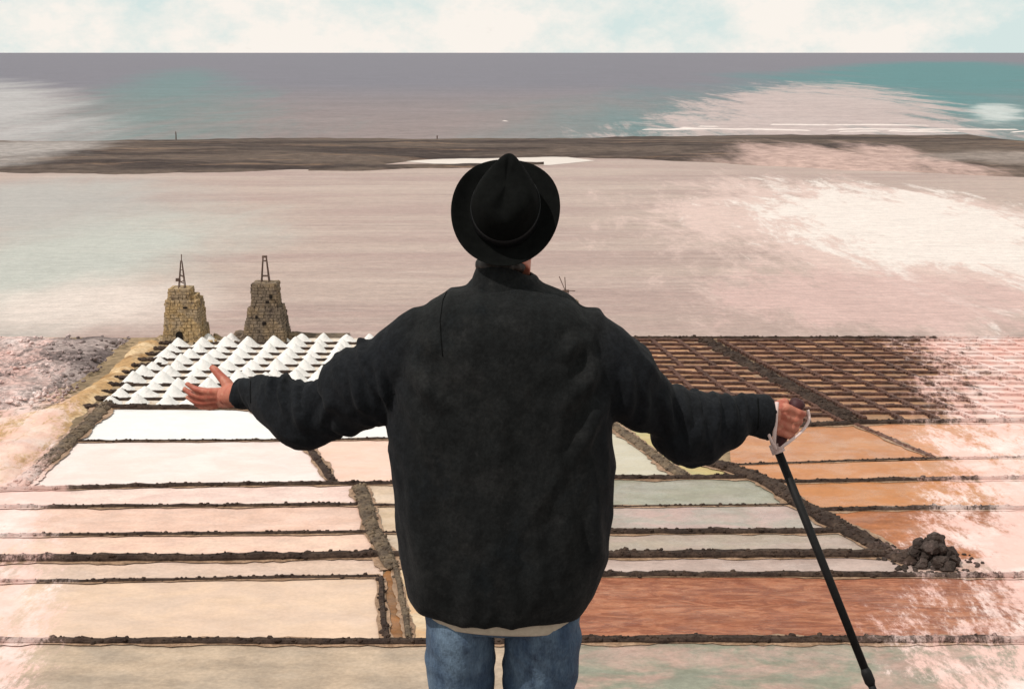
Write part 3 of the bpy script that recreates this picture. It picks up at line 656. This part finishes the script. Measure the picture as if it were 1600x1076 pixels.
bars += [('cross_bar', (-.5, s_ * .25, Z0 + .7), (.05, s_ * .25, Z0 + .9)) for s_ in (-1, 1)] + [('cross_bar', (-.45, s_ * .18, Z0 + 1.5), (.0, s_ * .18, Z0 + 1.3)) for s_ in (-1, 1)] + [('cross_bar', (-.4, -.1, Z0 + 2.0), (.0, -.1, Z0 + 2.1)), ('spike', (-.2, 0, Z0 + 2.9), (-.15, 0, Z0 + 3.7)), ('cross_bar', (-.8, -.2, Z0 + .95), (-.1, .1, Z0 + .6)), ('cross_bar', (-.1, 0, Z0 + .3), (.6, 0, Z0 - .2))]
mo = mast_part(lt_, bars, 'iron_mast', .05)
mb = MB(); mb.box((-.62, -.1, Z0 + 1.0), (.5, .3, .3), .3, .2); mb.build('gear_box', M['iron'], mo)
Z0 = 4.15
bars = [('mast_leg', (.05, 0, Z0), (-.1, 0, Z0 + 1.3)), ('blade', (-.1, 0, Z0 + 1.2), (-.75, 0, Z0 + 2.7)), ('blade', (-.05, .1, Z0 + 1.2), (-.15, .1, Z0 + 2.6)), ('blade', (-.4, 0, Z0 + 1.2), (.95, 0, Z0 + 1.15)), ('mast_leg', (.3, 0, Z0), (.2, 0, Z0 + 1.2))]
mo = mast_part(tt_, bars, 'iron_mast', .045)
mb = MB(); mb.box((-.05, 0, Z0 + 1.1), (.65, .3, .3), 0, .15); mb.build('gear_box', M['iron'], mo)

# two thin uprights far out on the sandbar
for i, (u, v, h) in enumerate(((275, 217, 2.6), (683, 217, 1.2))):
    p = at(u, v, .2); mb = MB(); mb.tube([(0, 0, -.9), (.05, 0, h * .5), (0, 0, h)], [.22, .2, .12], 6); mb.tube([(-.3, 0, h * .72), (.3, 0, h * .75)], .1, 5)
    o = mb.build('wooden_post', M['iron']); o.location = p
    tag(o, ('tall thin post on the crest of the sandbar at far left', 'short thin post on the crest of the sandbar left of the hat')[i], 'post', 'posts on the sandbar')

# ================================================================== the man
D = 3.15
def W(u, v, dy=0.0): return at_y(u, v, D + dy)
def sc(dy=0.0): return (D + dy) * 1.02 / FPX              # metres per pixel at that distance
PERSON_AT = Vector((W(787, 600).x, D, FEET))

m = Mat('black_cotton', (.0098, .0106, .0108), .9, .10, 'object'); m.mix(m.ramp(m.noise(7, 7, .75), .44, .66, 0, .9), (.0185, .0185, .0182)); m.mix(m.ramp(m.noise(5, 6, .7, (1, 1, 1), 0, (2, 5, 1)), .52, .68, 0, .8), (.0065, .0085, .0100)); m.mix(m.ramp(m.noise(16, 7, .8, (1, 1, 1), 0, (7, 5, 1)), .60, .74, 0, .6), (.024, .022, .022))
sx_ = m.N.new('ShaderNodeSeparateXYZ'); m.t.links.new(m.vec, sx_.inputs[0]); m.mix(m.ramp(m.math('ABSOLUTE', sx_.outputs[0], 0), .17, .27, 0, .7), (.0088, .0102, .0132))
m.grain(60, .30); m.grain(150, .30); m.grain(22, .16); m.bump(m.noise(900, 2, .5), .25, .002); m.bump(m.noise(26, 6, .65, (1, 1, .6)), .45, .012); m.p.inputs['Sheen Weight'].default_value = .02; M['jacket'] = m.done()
m = Mat('black_felt', (.0042, .0045, .0042), .95, .05, 'object'); m.grain(50, .3); m.bump(m.noise(300, 3), .3, .002); M['felt'] = m.done()
m = Mat('felt_band', (.004, .004, .0045), .45, .3, 'object'); m.bump(m.noise(250, 2, .5, (1, 1, 8)), .3, .001); M['band'] = m.done()
m = Mat('skin', alb(205, 128, 104), .55, .35, 'object'); m.mix(m.ramp(m.noise(22, 5, .6), .40, .62, 0, .7), alb(176, 84, 66)); m.mix(m.ramp(m.noise(45, 4), .52, .7, 0, .5), alb(228, 166, 140)); m.grain(120, .1); m.bump(m.noise(160, 4), .25, .002)
m.p.inputs['Subsurface Weight'].default_value = .06; m.p.inputs['Subsurface Radius'].default_value = (.01, .004, .002); M['skin'] = m.done()
m = Mat('denim', alb(70, 88, 112), .85, .15, 'object'); m.mix(m.ramp(m.noise(6, 6, .7, (1, 1, .45)), .40, .64), alb(112, 132, 152)); m.mix(m.ramp(m.noise(9, 6, .7, (1, 1, .5), 0, (4, 2, 1)), .52, .7, 0, .8), alb(46, 54, 74)); m.grain(240, .25, .3, .7, (1, 1, .3)); m.bump(m.noise(18, 6, .65, (1, 1, .8)), .6, .015); M['denim'] = m.done()
m = Mat('white_cotton', alb(206, 190, 170), .9, .1, 'object'); m.grain(40, .14); m.bump(m.noise(40, 4), .4, .004); M['shirt'] = m.done()
m = Mat('dark_hair', (.02, .012, .009), .6, .3, 'object'); m.grain(90, .4, .3, .7, (1, 1, .2)); M['hair'] = m.done()
m = Mat('leather', (.04, .028, .02), .5, .4, 'object'); m.grain(30, .2); M['leather'] = m.done()
m = Mat('black_lacquer', (.008, .0075, .0075), .65, .2, 'object'); m.grain(60, .3); M['pole'] = m.done()
m = Mat('maroon_rubber', (.05, .012, .014), .6, .3, 'object'); m.grain(60, .3); M['grip'] = m.done()
m = Mat('white_webbing', alb(240, 214, 208), .8, .2, 'object'); m.bump(m.noise(300, 2, .5, (1, 1, 1)), .4, .001); M['strap'] = m.done()
m = Mat('eye_white', (.7, .68, .65), .2, .5, 'object'); M['eye'] = m.done()

def remesh(mb, voxel, smooth=4, name='m', ssm=.5):
    me = mb.mesh(name); o = bpy.data.objects.new('tmp', me); C.objects.link(o)
    r = o.modifiers.new('r', 'REMESH'); r.mode = 'VOXEL'; r.voxel_size = voxel
    s_ = o.modifiers.new('s', 'SMOOTH'); s_.factor = ssm; s_.iterations = smooth
    dg = bpy.context.evaluated_depsgraph_get(); dg.update()
    out = bpy.data.meshes.new_from_object(o.evaluated_get(dg)); out.name = name
    bpy.data.objects.remove(o); bpy.data.meshes.remove(me); return out
def rebase(me):
    for v in me.vertices: v.co -= PERSON_AT
    me.update(); return me
def ring(l, r, v, hd, dy=0.0, ex=2.5, n=28, sag=0.0):
    """a level cross-section of a garment whose outline reaches from l to r at v"""
    a, b = W(l, v, dy), W(r, v, dy); c = (a + b) / 2; hw = (b - a).length / 2; out = []
    for j in range(n):
        th = 2 * PI * j / n; cx, sy = math.cos(th), math.sin(th)
        out.append(Vector((c.x + hw * math.copysign(abs(cx) ** (2 / ex), cx), c.y + hd * math.copysign(abs(sy) ** (2 / ex), sy), c.z + sag * sy)))
    return out
def arm(mb, chain, k=1.0, n=18, depth=.92):
    P = [W(u, v, dy) for u, v, r_, dy in chain]; rr = [r_ * sc(dy) * k for u, v, r_, dy in chain]
    # finer: spline points and radii
    Q = []; RR = []
    for i in range(len(P) - 1):
        for q in range(5):
            t = q / 5; p0, p1, p2, p3 = P[max(i - 1, 0)], P[i], P[i + 1], P[min(i + 2, len(P) - 1)]
            Q.append(.5 * ((2 * p1) + (p2 - p0) * t + (2 * p0 - 5 * p1 + 4 * p2 - p3) * t * t + (3 * p1 - p0 - 3 * p2 + p3) * t ** 3)); u_ = t * t * (3 - 2 * t); RR.append(rr[i] + (rr[i + 1] - rr[i]) * u_)
    Q.append(P[-1]); RR.append(rr[-1])
    rings = []
    for i, p in enumerate(Q):
        t = (Q[min(i + 1, len(Q) - 1)] - Q[max(i - 1, 0)]).normalized()
        a = Vector((-t.z, 0, t.x)).normalized(); b = t.cross(a)
        rings.append([p + a * (RR[i] * math.cos(2 * PI * j / n)) + b * (RR[i] * depth * math.sin(2 * PI * j / n)) for j in range(n)])
    mb.loft(rings)

# ---- jacket
jb = MB()
jb.loft([ring(738, 838, 436, .050, .02), ring(728, 850, 447, .070, .015), ring(700, 876, 457, .088, .01), ring(672, 900, 472, .108), ring(652, 924, 492, .128), ring(634, 940, 520, .142), ring(620, 950, 560, .152), ring(611, 955, 610, .158), ring(608, 957, 660, .160),
         ring(611, 959, 730, .163), ring(616, 957, 800, .165), ring(626, 948, 862, .164), ring(634, 938, 898, .160), ring(641, 928, 920, .154), ring(652, 917, 938, .146, 0, 2.5, 28, -.002), ring(660, 910, 945, .138, 0, 2.5, 28, -.002)])
LEFT = [(700, 540, 66, .0), (672, 540, 62, .0), (640, 566, 64, .01), (600, 592, 68, .03), (562, 610, 66, .05), (544, 630, 50, .07), (527, 632, 41, .08), (513, 630, 38, .085), (500, 643, 50, .10), (475, 648, 53, .115), (438, 630, 42, .15), (408, 617, 29, .19), (388, 615, 24, .215), (377, 615, 23.5, .235)]
RIGHT = [(875, 540, 66, .0), (905, 540, 64, .0), (935, 572, 68, .01), (965, 594, 70, .03), (1000, 622, 51, .05), (1030, 640, 42, .07), (1050, 650, 47, .085), (1067, 664, 60, .10), (1100, 666, 54, .12), (1130, 660, 47, .135), (1147, 652, 37, .15), (1162, 646, 31, .16), (1182, 649, 31, .17), (1195, 650, 31, .18)]
arm(jb, LEFT); arm(jb, RIGHT)
# extra cloth: sleeve folds standing off the arm
jb.tube([W(432, 612, .13), W(428, 597, .125), W(424, 588, .12)], [.026, .016, .006], 10)
jb.tube([W(505, 664, .08), W(498, 680, .09), W(480, 695, .10)], [.02, .022, .012], 10)
jb.tube([W(1060, 690, .09), W(1064, 706, .09), W(1078, 716, .10), W(1110, 712, .11)], [.03, .026, .02, .018], 10)
jb.tube([W(1165, 668, .15), W(1188, 674, .16), W(1203, 680, .17)], [.012, .014, .010], 10)
jb.tube([W(575, 545, .03), W(566, 538, .03), W(560, 545, .04)], [.02, .016, .012], 10)
me = remesh(jb, .0065, 4, 'jacket')
def segd(p, a, b):
    ab = b - a; t = max(0, min(1, (p - a).dot(ab) / ab.length_squared)); return (p - a - ab * t).length, t
folds = []                                              # (start, end, width, height): creases pulled in the cloth
def fold(u0, v0, u1, v1, wpx, h, dy0=-.1, dy1=-.1):
    k_ = R.uniform(.45, 1.15)
    folds.append((W(u0 + R.uniform(-6, 6), v0, dy0), W(u1 + R.uniform(-8, 8), v1, dy1), wpx * sc() * (1.6 if dy0 < 0 else R.uniform(.8, 1.5)), h * k_ * (.8 if dy0 < 0 else 1)))
for q in [(640, 560, 700, 640, 12, .012), (628, 600, 690, 720, 10, .008), (660, 520, 720, 560, 11, .008), (935, 560, 880, 640, 12, .010), (945, 610, 890, 730, 10, .008), (915, 520, 860, 560, 11, .008),
          (700, 690, 720, 850, 16, .009), (760, 600, 770, 760, 20, .006), (830, 640, 840, 800, 18, .007), (880, 760, 890, 900, 14, .009), (650, 800, 670, 930, 13, .009), (780, 830, 790, 950, 16, .007), (840, 860, 850, 950, 12, .007), (720, 880, 728, 955, 11, .008), (930, 780, 925, 900, 10, .008)]:
    fold(*q)
for q in [(430, 600, 446, 650, 7, .010), (450, 595, 462, 670, 8, .010), (478, 602, 470, 680, 9, .010), (500, 600, 540, 640, 9, .009), (520, 610, 500, 670, 8, .010), (560, 560, 580, 640, 10, .009), (590, 540, 612, 640, 11, .010), (410, 596, 416, 638, 5, .006), (395, 594, 398, 636, 4, .004),
          (1030, 606, 1052, 680, 8, .010), (1060, 612, 1080, 700, 9, .011), (1090, 618, 1100, 700, 9, .010), (1120, 620, 1124, 690, 8, .009), (1145, 622, 1146, 676, 6, .007), (1168, 624, 1166, 670, 6, .006), (1000, 590, 1010, 660, 10, .010), (970, 560, 985, 640, 11, .010)]:
    fold(*q, dy0=.03, dy1=.03)
me.update()
NRM = [v.normal.copy() for v in me.vertices]
for v, nv in zip(me.vertices, NRM):
    p = v.co; q_ = p - PERSON_AT; sl = max(0., min(1., (abs(q_.x) - .22) / .06)); nz = n3(q_.x * 5, q_.z * 5, 4)
    rt = 1 - abs(n3(q_.x * 11 + nz * 1.2, q_.z * 3.2 + q_.x * 3, 1)) * 2.4; rs = 1 - abs(n3(q_.x * 17 + q_.z * 7 + nz * 1.5, q_.z * 4.5, q_.y * 5)) * 2.4
    d = (1 - sl) * .0062 * max(-.3, rt) + sl * .0075 * max(-.3, rs) + .0035 * n3(p.x * 9, p.z * 6, p.y * 6) + .0016 * n3(p.x * 38, p.z * 24, p.y * 28)
    for a, b, w_, h in folds:
        q = Vector((p.x, a.y + (b.y - a.y) * .5, p.z)); dd, t = segd(q, a, b)
        if dd < w_ * 2.2 and nv.y < .4:
            fall = math.sin(PI * min(1, max(0.0, t))) ** 1.1; d += h * 1.5 * fall * (math.exp(-(dd / w_) ** 2 * 1.6) - .45 * math.exp(-((dd - w_ * 1.2) / w_) ** 2 * 3))
    v.co = p + nv * d
BV = BVHTree.FromPolygons([v.co.copy() for v in me.vertices], [tuple(f.vertices) for f in me.polygons])
def on_jacket(u, v):
    d = ray(u, v).normalized(); h = BV.ray_cast(Vector((0, 0, ZC)), d)
    return (h[0] + h[1] * .0008) if h[0] else None
seams = []
for px in ([(700, 452), (692, 470), (688, 500), (689, 530), (692, 560)], [(392, 594), (391, 610), (392, 632)], [(1184, 622), (1185, 645), (1184, 674)]):
    P = []
    for a, b in zip(px, px[1:]):
        for q in range(8): P.append(on_jacket(a[0] + (b[0] - a[0]) * q / 8, a[1] + (b[1] - a[1]) * q / 8))
    P = [p for p in P if p]
    if len(P) > 3: seams.append(P)

# ---- body: one continuous mesh
bb = MB()
HN = Vector((0, -.788, .616)); HF = Vector((0, .616, .788)); HX = Vector((1, 0, 0))   # up, forward, right of the thrown-back head
yaw = Matrix.Rotation(math.radians(-6), 3, HN); HF = yaw @ HF; HX = yaw @ HX
BC = W(790, 333, .02)                                          # centre of the brim
HC = BC - HN * .052
bb.ball(HC + HN * .015, (.076, .096, .088), (HX, HF, HN), 20, 14)
bb.ball(HC + HF * .030 - HN * .045, (.060, .060, .062), (HX, HF, HN), 18, 12)          # face
bb.ball(HC + HF * .052 - HN * .090, (.034, .030, .026), (HX, HF, HN), 14, 10)          # chin
bb.tube([HC + HF * .092 + HN * .012, HC + HF * .104 - HN * .012, HC + HF * .112 - HN * .030, HC + HF * .092 - HN * .036], [.007, .010, .013, .010], 8)   # nose
for s_ in (-1, 1):
    bb.ball(HC + HX * (.010 * s_) + HF * .084 - HN * .060, (.016, .009, .006), (HX, HF, HN), 10, 6)   # lips
    bb.ball(HC + HX * (.032 * s_) + HF * .086 + HN * .018, (.022, .010, .007), (HX, HF, HN), 10, 6)   # brow
    bb.ball(HC + HX * (.078 * s_) - HF * .004 - HN * .022, (.009, .019, .031), (HX, HF, HN), 12, 8)   # ear
bb.tube([W(788, 470, .03), W(788, 448, .02), W(789, 425, .012), HC - HN * .05 - HF * .01], [.072, .062, .058, .062], 16)
TR = [ring(690, 884, 478, .075, .01), ring(664, 908, 500, .095), ring(655, 918, 540, .108), ring(660, 914, 620, .110), ring(680, 896, 740, .105), ring(678, 900, 840, .108), ring(676, 902, 900, .105), ring(690, 888, 940, .085)]
bb.loft(TR)
arm(bb, [(x, y, r_ * (.62 if i < 7 else .55), dy) for i, (x, y, r_, dy) in enumerate(LEFT[:-3])] + [(386, 615, 18, .215), (368, 616, 17.5, .24), (356, 618, 18, .262)], 1.0, 16)
arm(bb, [(x, y, r_ * (.62 if i < 7 else .55), dy) for i, (x, y, r_, dy) in enumerate(RIGHT[:-3])] + [(1165, 646, 18, .16), (1196, 648, 17, .175), (1212, 649, 19, .185)], 1.0, 16)
def leg_pts(s_):
    hip = W(722 if s_ < 0 else 842, 960, .0); knee = Vector((W(716 if s_ < 0 else 846, 1076).x, D + .03, FEET + .48)); ank = Vector((knee.x + .01 * s_, D - .03, FEET + .09))
    return hip, knee, ank
for s_ in (-1, 1):
    h_, k_, a_ = leg_pts(s_)
    bb.tube([h_ + Vector((0, 0, .06)), h_ - Vector((0, 0, .06)), (h_ + k_) / 2, k_, k_ * .6 + a_ * .4, a_], [.078, .076, .064, .050, .050, .036], 16)
    bb.tube([a_ + Vector((0, -.03, -.02)), a_ + Vector((0, .05, -.04)), a_ + Vector((.02 * s_, .15, -.06))], [.036, .036, .022], 12)
# left hand: open, palm to the sky and the sea, seen from behind
def chain(mb, pts, rad): mb.tube(pts, rad, 10)
def H(u, v, dy): return W(u, v, dy)
palmL = [((360, 607, .262), (346, 611, .295)), ((361, 614, .27), (344, 618, .305)), ((361, 622, .278), (344, 625, .315)), ((362, 629, .282), (347, 631, .322))]
for (a, b) in palmL: bb.tube([H(*a), H(*b)], [.0135, .0115], 10)
bb.ball(H(354, 618, .283), (.024, .030, .024), None, 12, 8)
FL = [[(346, 611, .295), (322, 611, .325), (304, 607, .338), (290, 598, .342)], [(344, 618, .305), (317, 620, .338), (299, 615, .354), (286, 606, .360)], [(344, 625, .315), (319, 629, .345), (303, 626, .362), (291, 619, .370)], [(347, 631, .322), (328, 637, .345), (315, 636, .358), (304, 631, .366)]]
for f_, rr in zip(FL, (.0088, .0092, .0088, .0076)): chain(bb, [H(*q) for q in f_], [rr * 1.12, rr * 1.05, rr * .95, rr * .72])
chain(bb, [H(361, 610, .255), H(354, 598, .262), H(344, 587, .272), H(336, 578, .280), H(329, 572, .285)], [.017, .0145, .0115, .0105, .0075])
# right hand: fist closed round the angled grip of the pole
GA, GB = W(1212, 704, .205), W(1247, 628, .215)                  # grip axis, low and high end
gx = (GB - GA).normalized()
knx = Vector((1, 0, 0)) - gx * gx.x; knx.normalize(); kny = gx.cross(knx); kny = kny if kny.y > 0 else -kny
GR = .0155
mid = GA.lerp(GB, .60)
for i in range(4):
    c = mid + gx * (.031 - .0205 * i); rr = (.0088, .0092, .0088, .0078)[i]; q = GR + rr * .92
    base = c - kny * (q + .006) - knx * .026
    pts = [base]
    for a in (205, 250, 300, 350, 40, 85, 125):
        # angle round the grip: 270 = toward the camera
        an = math.radians(a + 20); pts.append(c + knx * (q * math.cos(an)) + kny * (q * math.sin(an)))
    pts = [base, *[c + knx * (q * math.cos(math.radians(a))) + kny * (q * math.sin(math.radians(a))) for a in (255, 290, 325, 0, 40, 85, 125)]]
    chain(bb, pts, [rr * 1.15, rr * 1.12, rr * 1.1, rr * 1.05, rr, rr * .95, rr * .9, rr * .72])
    bb.tube([W(1210, 640 + 6 * i, .185), base, pts[1]], [.0135, .0125, rr * 1.15], 10)
th_c = mid + gx * .030
chain(bb, [W(1210, 638, .19), th_c - knx * .030 - kny * .004 + gx * .008, th_c - knx * .024 + kny * .020 + gx * .008, th_c + kny * .030 + knx * .006, th_c + kny * .024 + knx * .024], [.016, .0135, .0115, .0105, .0075])
body = link('person', rebase(remesh(bb, .0036, 4, 'person')), M['skin'], None, True)
body.location = PERSON_AT
tag(body, 'person seen from behind in black jacket, hat and jeans with arms spread wide', 'person')

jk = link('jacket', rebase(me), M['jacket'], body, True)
for P in seams:
    mb = MB(); mb.tube([p - PERSON_AT for p in P], .0010, 6); mb.build('seam', M['felt'], jk, True)
# stand collar: folded cloth round the neck
mb = MB()
c0 = [ring(732, 848, 450, .078, .012), ring(738, 842, 432, .070, .012), ring(745, 836, 414, .063, .012, 2.3), ring(748, 833, 410, .061, .012, 2.3), ring(753, 828, 414, .055, .012, 2.3), ring(752, 829, 440, .055, .012, 2.3)]
cx_ = W(790, 430).x
for r_ in c0[2:5]:
    for p in r_: p.z -= .024 * max(0., min(1., (p.x - cx_ - .005) / .05))
mb.loft(c0, False)
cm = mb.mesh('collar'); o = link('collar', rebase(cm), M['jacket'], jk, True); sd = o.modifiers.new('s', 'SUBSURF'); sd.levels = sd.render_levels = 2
for lab, ch in (('cuff', [(396, 615, 24.6, .213), (386, 615, 25, .225), (376.5, 615, 25.2, .2365)]), ('cuff', [(1174, 649, 31.8, .166), (1185, 650, 32, .173), (1195.5, 650, 32.5, .181)])):
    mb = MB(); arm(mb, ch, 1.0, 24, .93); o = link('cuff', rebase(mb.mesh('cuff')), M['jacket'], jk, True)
    md = o.modifiers.new('b', 'BEVEL'); md.width = .004; md.segments = 3; md.limit_method = 'ANGLE'

# shirt tail below the jacket hem, lower at the right
mb = MB()
def tilt_ring(l, r, v, hd, k, jit=0.0):
    out = ring(l, r, v, hd); c = sum(out, Vector()) / len(out)
    return [p + Vector((0, 0, k * (p.x - c.x) + jit * n3(p.x * 30, p.y * 30))) for p in out]
mb.loft([tilt_ring(662, 908, 920, .128, 0), tilt_ring(664, 908, 945, .130, .02), tilt_ring(668, 907, 961, .129, -.045, .003), tilt_ring(669, 905, 960, .124, -.045, .003), tilt_ring(668, 905, 930, .122, 0)], False)
o = link('shirt', rebase(mb.mesh('shirt')), M['shirt'], body, True); sd = o.modifiers.new('s', 'SUBSURF'); sd.levels = sd.render_levels = 2

# jeans
pb = MB()
pb.loft([ring(668, 902, 890, .118), ring(664, 906, 930, .122), ring(662, 908, 952, .122), ring(664, 907, 966, .116)])
for s_ in (-1, 1):
    h_, k_, a_ = leg_pts(s_)
    u0, u1 = (664, 777) if s_ < 0 else (785, 908)
    rings = [ring(u0 + 2 * (s_ > 0) , u1 - 2 * (s_ < 0), 955, .112, 0, 2.2), ring(u0, u1 - (2 if s_ < 0 else 1), 985, .112, 0, 2.2), ring(u0 + 2, u1 - 4, 1030, .104, .005, 2.2), ring(u0 + (5 if s_ < 0 else 0), u1 - (6 if s_ < 0 else 10), 1080, .098, .01, 2.2)]
    kz = [(k_, .078), (k_ * .5 + a_ * .5, .074), (a_ + Vector((0, 0, .0)), .068)]
    for c, r_ in kz: rings.append([Vector((c.x + r_ * math.cos(2 * PI * j / 28), c.y + r_ * 1.1 * math.sin(2 * PI * j / 28), c.z)) for j in range(28)])
    pb.loft(rings)
jm = remesh(pb, .0055, 3, 'jeans')
jm.update()
for v, nv in zip(jm.vertices, [q.normal.copy() for q in jm.vertices]):
    p = v.co; v.co = p + nv * (.006 * n3(p.x * 9, p.y * 9, p.z * 14) + .004 * n3(p.x * 20, p.y * 20, p.z * 34 + p.x * 20))
jo = link('jeans', rebase(jm), M['denim'], body, True)
for s_, px in ((-1, [(667, 968), (670, 1020), (676, 1082)]), (1, [(904, 962), (901, 1020), (895, 1082)])):
    pass
# shoes
for s_ in (-1, 1):
    h_, k_, a_ = leg_pts(s_); mb = MB()
    mb.tube([a_ + Vector((0, -.075, -.035)), a_ + Vector((0, -.02, -.03)), a_ + Vector((.005 * s_, .07, -.042)), a_ + Vector((.015 * s_, .15, -.056)), a_ + Vector((.018 * s_, .20, -.062))], [.030, .050, .044, .032, .018], 16, [.034, .042, .046, .046, .030], (0, 0, 1))
    o = link('shoe', rebase(mb.mesh('shoe')), M['leather'], body, True); sd = o.modifiers.new('s', 'SUBSURF'); sd.levels = sd.render_levels = 1
# hair below the hat and short beard
hb = MB(); hb.ball(HC - HF * .016 - HN * .012, (.082, .088, .074), (HX, HF, HN), 20, 14); hb.ball(HC - HF * .05 - HN * .055, (.055, .040, .035), (HX, HF, HN), 16, 10)
hb.ball(W(783, 414, .012), (.060, .060, .026), None, 16, 8); hb.tube([HC - HF * .06 - HN * .06, W(784, 414, .0)], [.05, .05], 14)
hm = remesh(hb, .005, 3, 'hair'); hm.update()
for v, nv in zip(hm.vertices, [q.normal.copy() for q in hm.vertices]): v.co = v.co + nv * .004 * n3(v.co.x * 90, v.co.y * 40, v.co.z * 40)
link('hair', rebase(hm), M['hair'], body, True)
hb = MB(); hb.ball(HC + HF * .050 - HN * .088, (.047, .036, .031), (HX, HF, HN), 16, 10)
for s_ in (-1, 1): hb.tube([HC + HX * (.066 * s_) + HF * .01 - HN * .04, HC + HX * (.062 * s_) + HF * .025 - HN * .068, HC + HX * (.035 * s_) + HF * .05 - HN * .092], [.012, .017, .022], 10)
hm = remesh(hb, .005, 3, 'beard'); hm.update()
for v, nv in zip(hm.vertices, [q.normal.copy() for q in hm.vertices]): v.co = v.co + nv * .003 * n3(v.co.x * 120, v.co.y * 60, v.co.z * 60)
link('beard', rebase(hm), M['hair'], body, True)
for s_ in (-1, 1):
    mb = MB(); mb.ball(HC + HX * (.031 * s_) + HF * .080 + HN * .004, .011, None, 12, 8); link('eye', rebase(mb.mesh('eye')), M['eye'], body, True)

# ---- hat: short-brimmed, pinched crown, tipped back so that the brim frames the crown
def hatp(x, f, n_): return BC + HX * x + HF * f + HN * n_
NS = 56
def oval(rx, rf, h, warp=0.0, cf=0.0, lift=None, tear=0.0):
    out = []
    for j in range(NS):
        a = 2 * PI * j / NS; x, f = math.cos(a), math.sin(a)
        hh = h + warp * (x * x) * 1.0 - warp * .3 * (f * f)
        out.append(hatp(rx * x * (1 - tear * max(0, f + .25) / 1.25), cf + rf * f, hh + (lift(x, f) if lift else 0)))
    return out
mb = MB()
bw, bl = .1225, .146
curl = lambda x, f: .004 * math.sin(3 * math.atan2(f, x)) + .010 * max(0, -f) ** 2
rings = [oval(.074, .091, -.004), oval(.095, .112, -.0035, .004), oval(bw - .004, bl - .004, .004, .014, 0, curl), oval(bw, bl, .0065, .016, 0, curl), oval(bw - .003, bl - .003, .0085, .016, 0, curl), oval(.096, .112, .001, .005), oval(.0775, .0945, .003), oval(.0765, .0935, .008)]
def pinch(fac):
    def fn(x, f):
        front = max(0, f)
        return fac * (.020 * f * front + -.016 * math.exp(-(x / .42) ** 2) * (1 - .3 * front) + .010 * math.exp(-((abs(x) - .6) / .3) ** 2))
    return fn
rings += [oval(.0755, .0925, .035), oval(.074, .090, .062, 0, 0, None, .12), oval(.070, .087, .088, 0, .003, pinch(.2), .38), oval(.060, .084, .103, 0, .008, pinch(.4), .60), oval(.042, .066, .110, 0, .011, pinch(.5), .66), oval(.020, .040, .108, 0, .010, pinch(.4), .4), oval(.004, .010, .107, 0, .010)]
mb.loft(rings)
# front of the crown: the pinched tip
hat = link('hat', rebase(mb.mesh('hat')), M['felt'], body, True); sd = hat.modifiers.new('s', 'SUBSURF'); sd.levels = sd.render_levels = 2
mb = MB(); mb.loft([oval(.0775, .0945, .010), oval(.0782, .0952, .012), oval(.0772, .0942, .034), oval(.0760, .0930, .035)], False); link('hat_band', rebase(mb.mesh('hat_band')), M['band'], hat, True)

# ------------------------------------------------------------------ walking pole
pole = empty('walking_pole', (0, 0, 0))
tag(pole, 'black walking pole with white wrist strap held in right hand', 'walking pole')
TIPD = W(1364, 1076, .06); top = W(1214, 700, .205)
d = (TIPD - top).normalized(); tip = top + d * ((FEET + .0 - top.z) / d.z)
pole.location = tip
loc = lambda p: Vector(p) - tip
mb = MB(); mb.tube([loc(top + (top - tip).normalized() * .02), loc(top.lerp(tip, .5))], [.0105, .0100], 14); mb.build('upper_shaft', M['pole'], pole, True)
mb = MB(); mb.tube([loc(top.lerp(tip, .49)), loc(top.lerp(tip, .97))], [.0090, .0080], 14); mb.build('lower_shaft', M['pole'], pole, True)
mb = MB(); mb.tube([loc(top.lerp(tip, .475)), loc(top.lerp(tip, .485)), loc(top.lerp(tip, .505)), loc(top.lerp(tip, .512))], [.0100, .0130, .0130, .0095], 14); mb.build('clamp', M['pole'], pole, True)
mb = MB(); mb.tube([loc(top.lerp(tip, .965)), loc(top.lerp(tip, 1.0))], [.007, .003], 10); mb.build('tip', M['iron'], pole, True)
mb = MB(); q = top.lerp(tip, .94); mb.tube([loc(q), loc(q + d * .006)], [.035, .03], 18); mb.build('basket', M['pole'], pole, True)
mb = MB(); P = [GA.lerp(GB, t) for t in (-.02, .1, .3, .5, .7, .88, 1.0, 1.06)]; mb.tube([loc(p) for p in P], [.0135, .0155, .0145, .0155, .0145, .018, .020, .010], 14); mb.build('grip', M['grip'], pole, True)
def ribbon(pts, wd, th):
    P = spline([Vector(p) for p in pts], .006); mb = MB(); mb.tube([loc(p) for p in P], [wd] * len(P), 8, [th] * len(P), (0, -.25, 1)); return mb
rb = MB()
for pts, wd in (([W(1214, 628, .160), W(1213, 640, .150), W(1212, 660, .146), W(1210, 680, .152), W(1210, 696, .170), W(1214, 704, .188)], .0048), ([W(1262, 640, .215), W(1264, 656, .208), W(1254, 672, .195), W(1238, 686, .180), W(1222, 698, .176), W(1212, 706, .190)], .0040), ([W(1200, 676, .150), W(1206, 690, .155), W(1213, 702, .176)], .004)):
    P = spline([Vector(p) for p in pts], .006); rb.tube([loc(p) for p in P], wd, 8, .0022, (1, 0, .2))
rb.tube([loc(top + d * -.012), loc(top + d * .012)], .0165, 12)
rb.build('wrist_strap', M['strap'], pole, True)
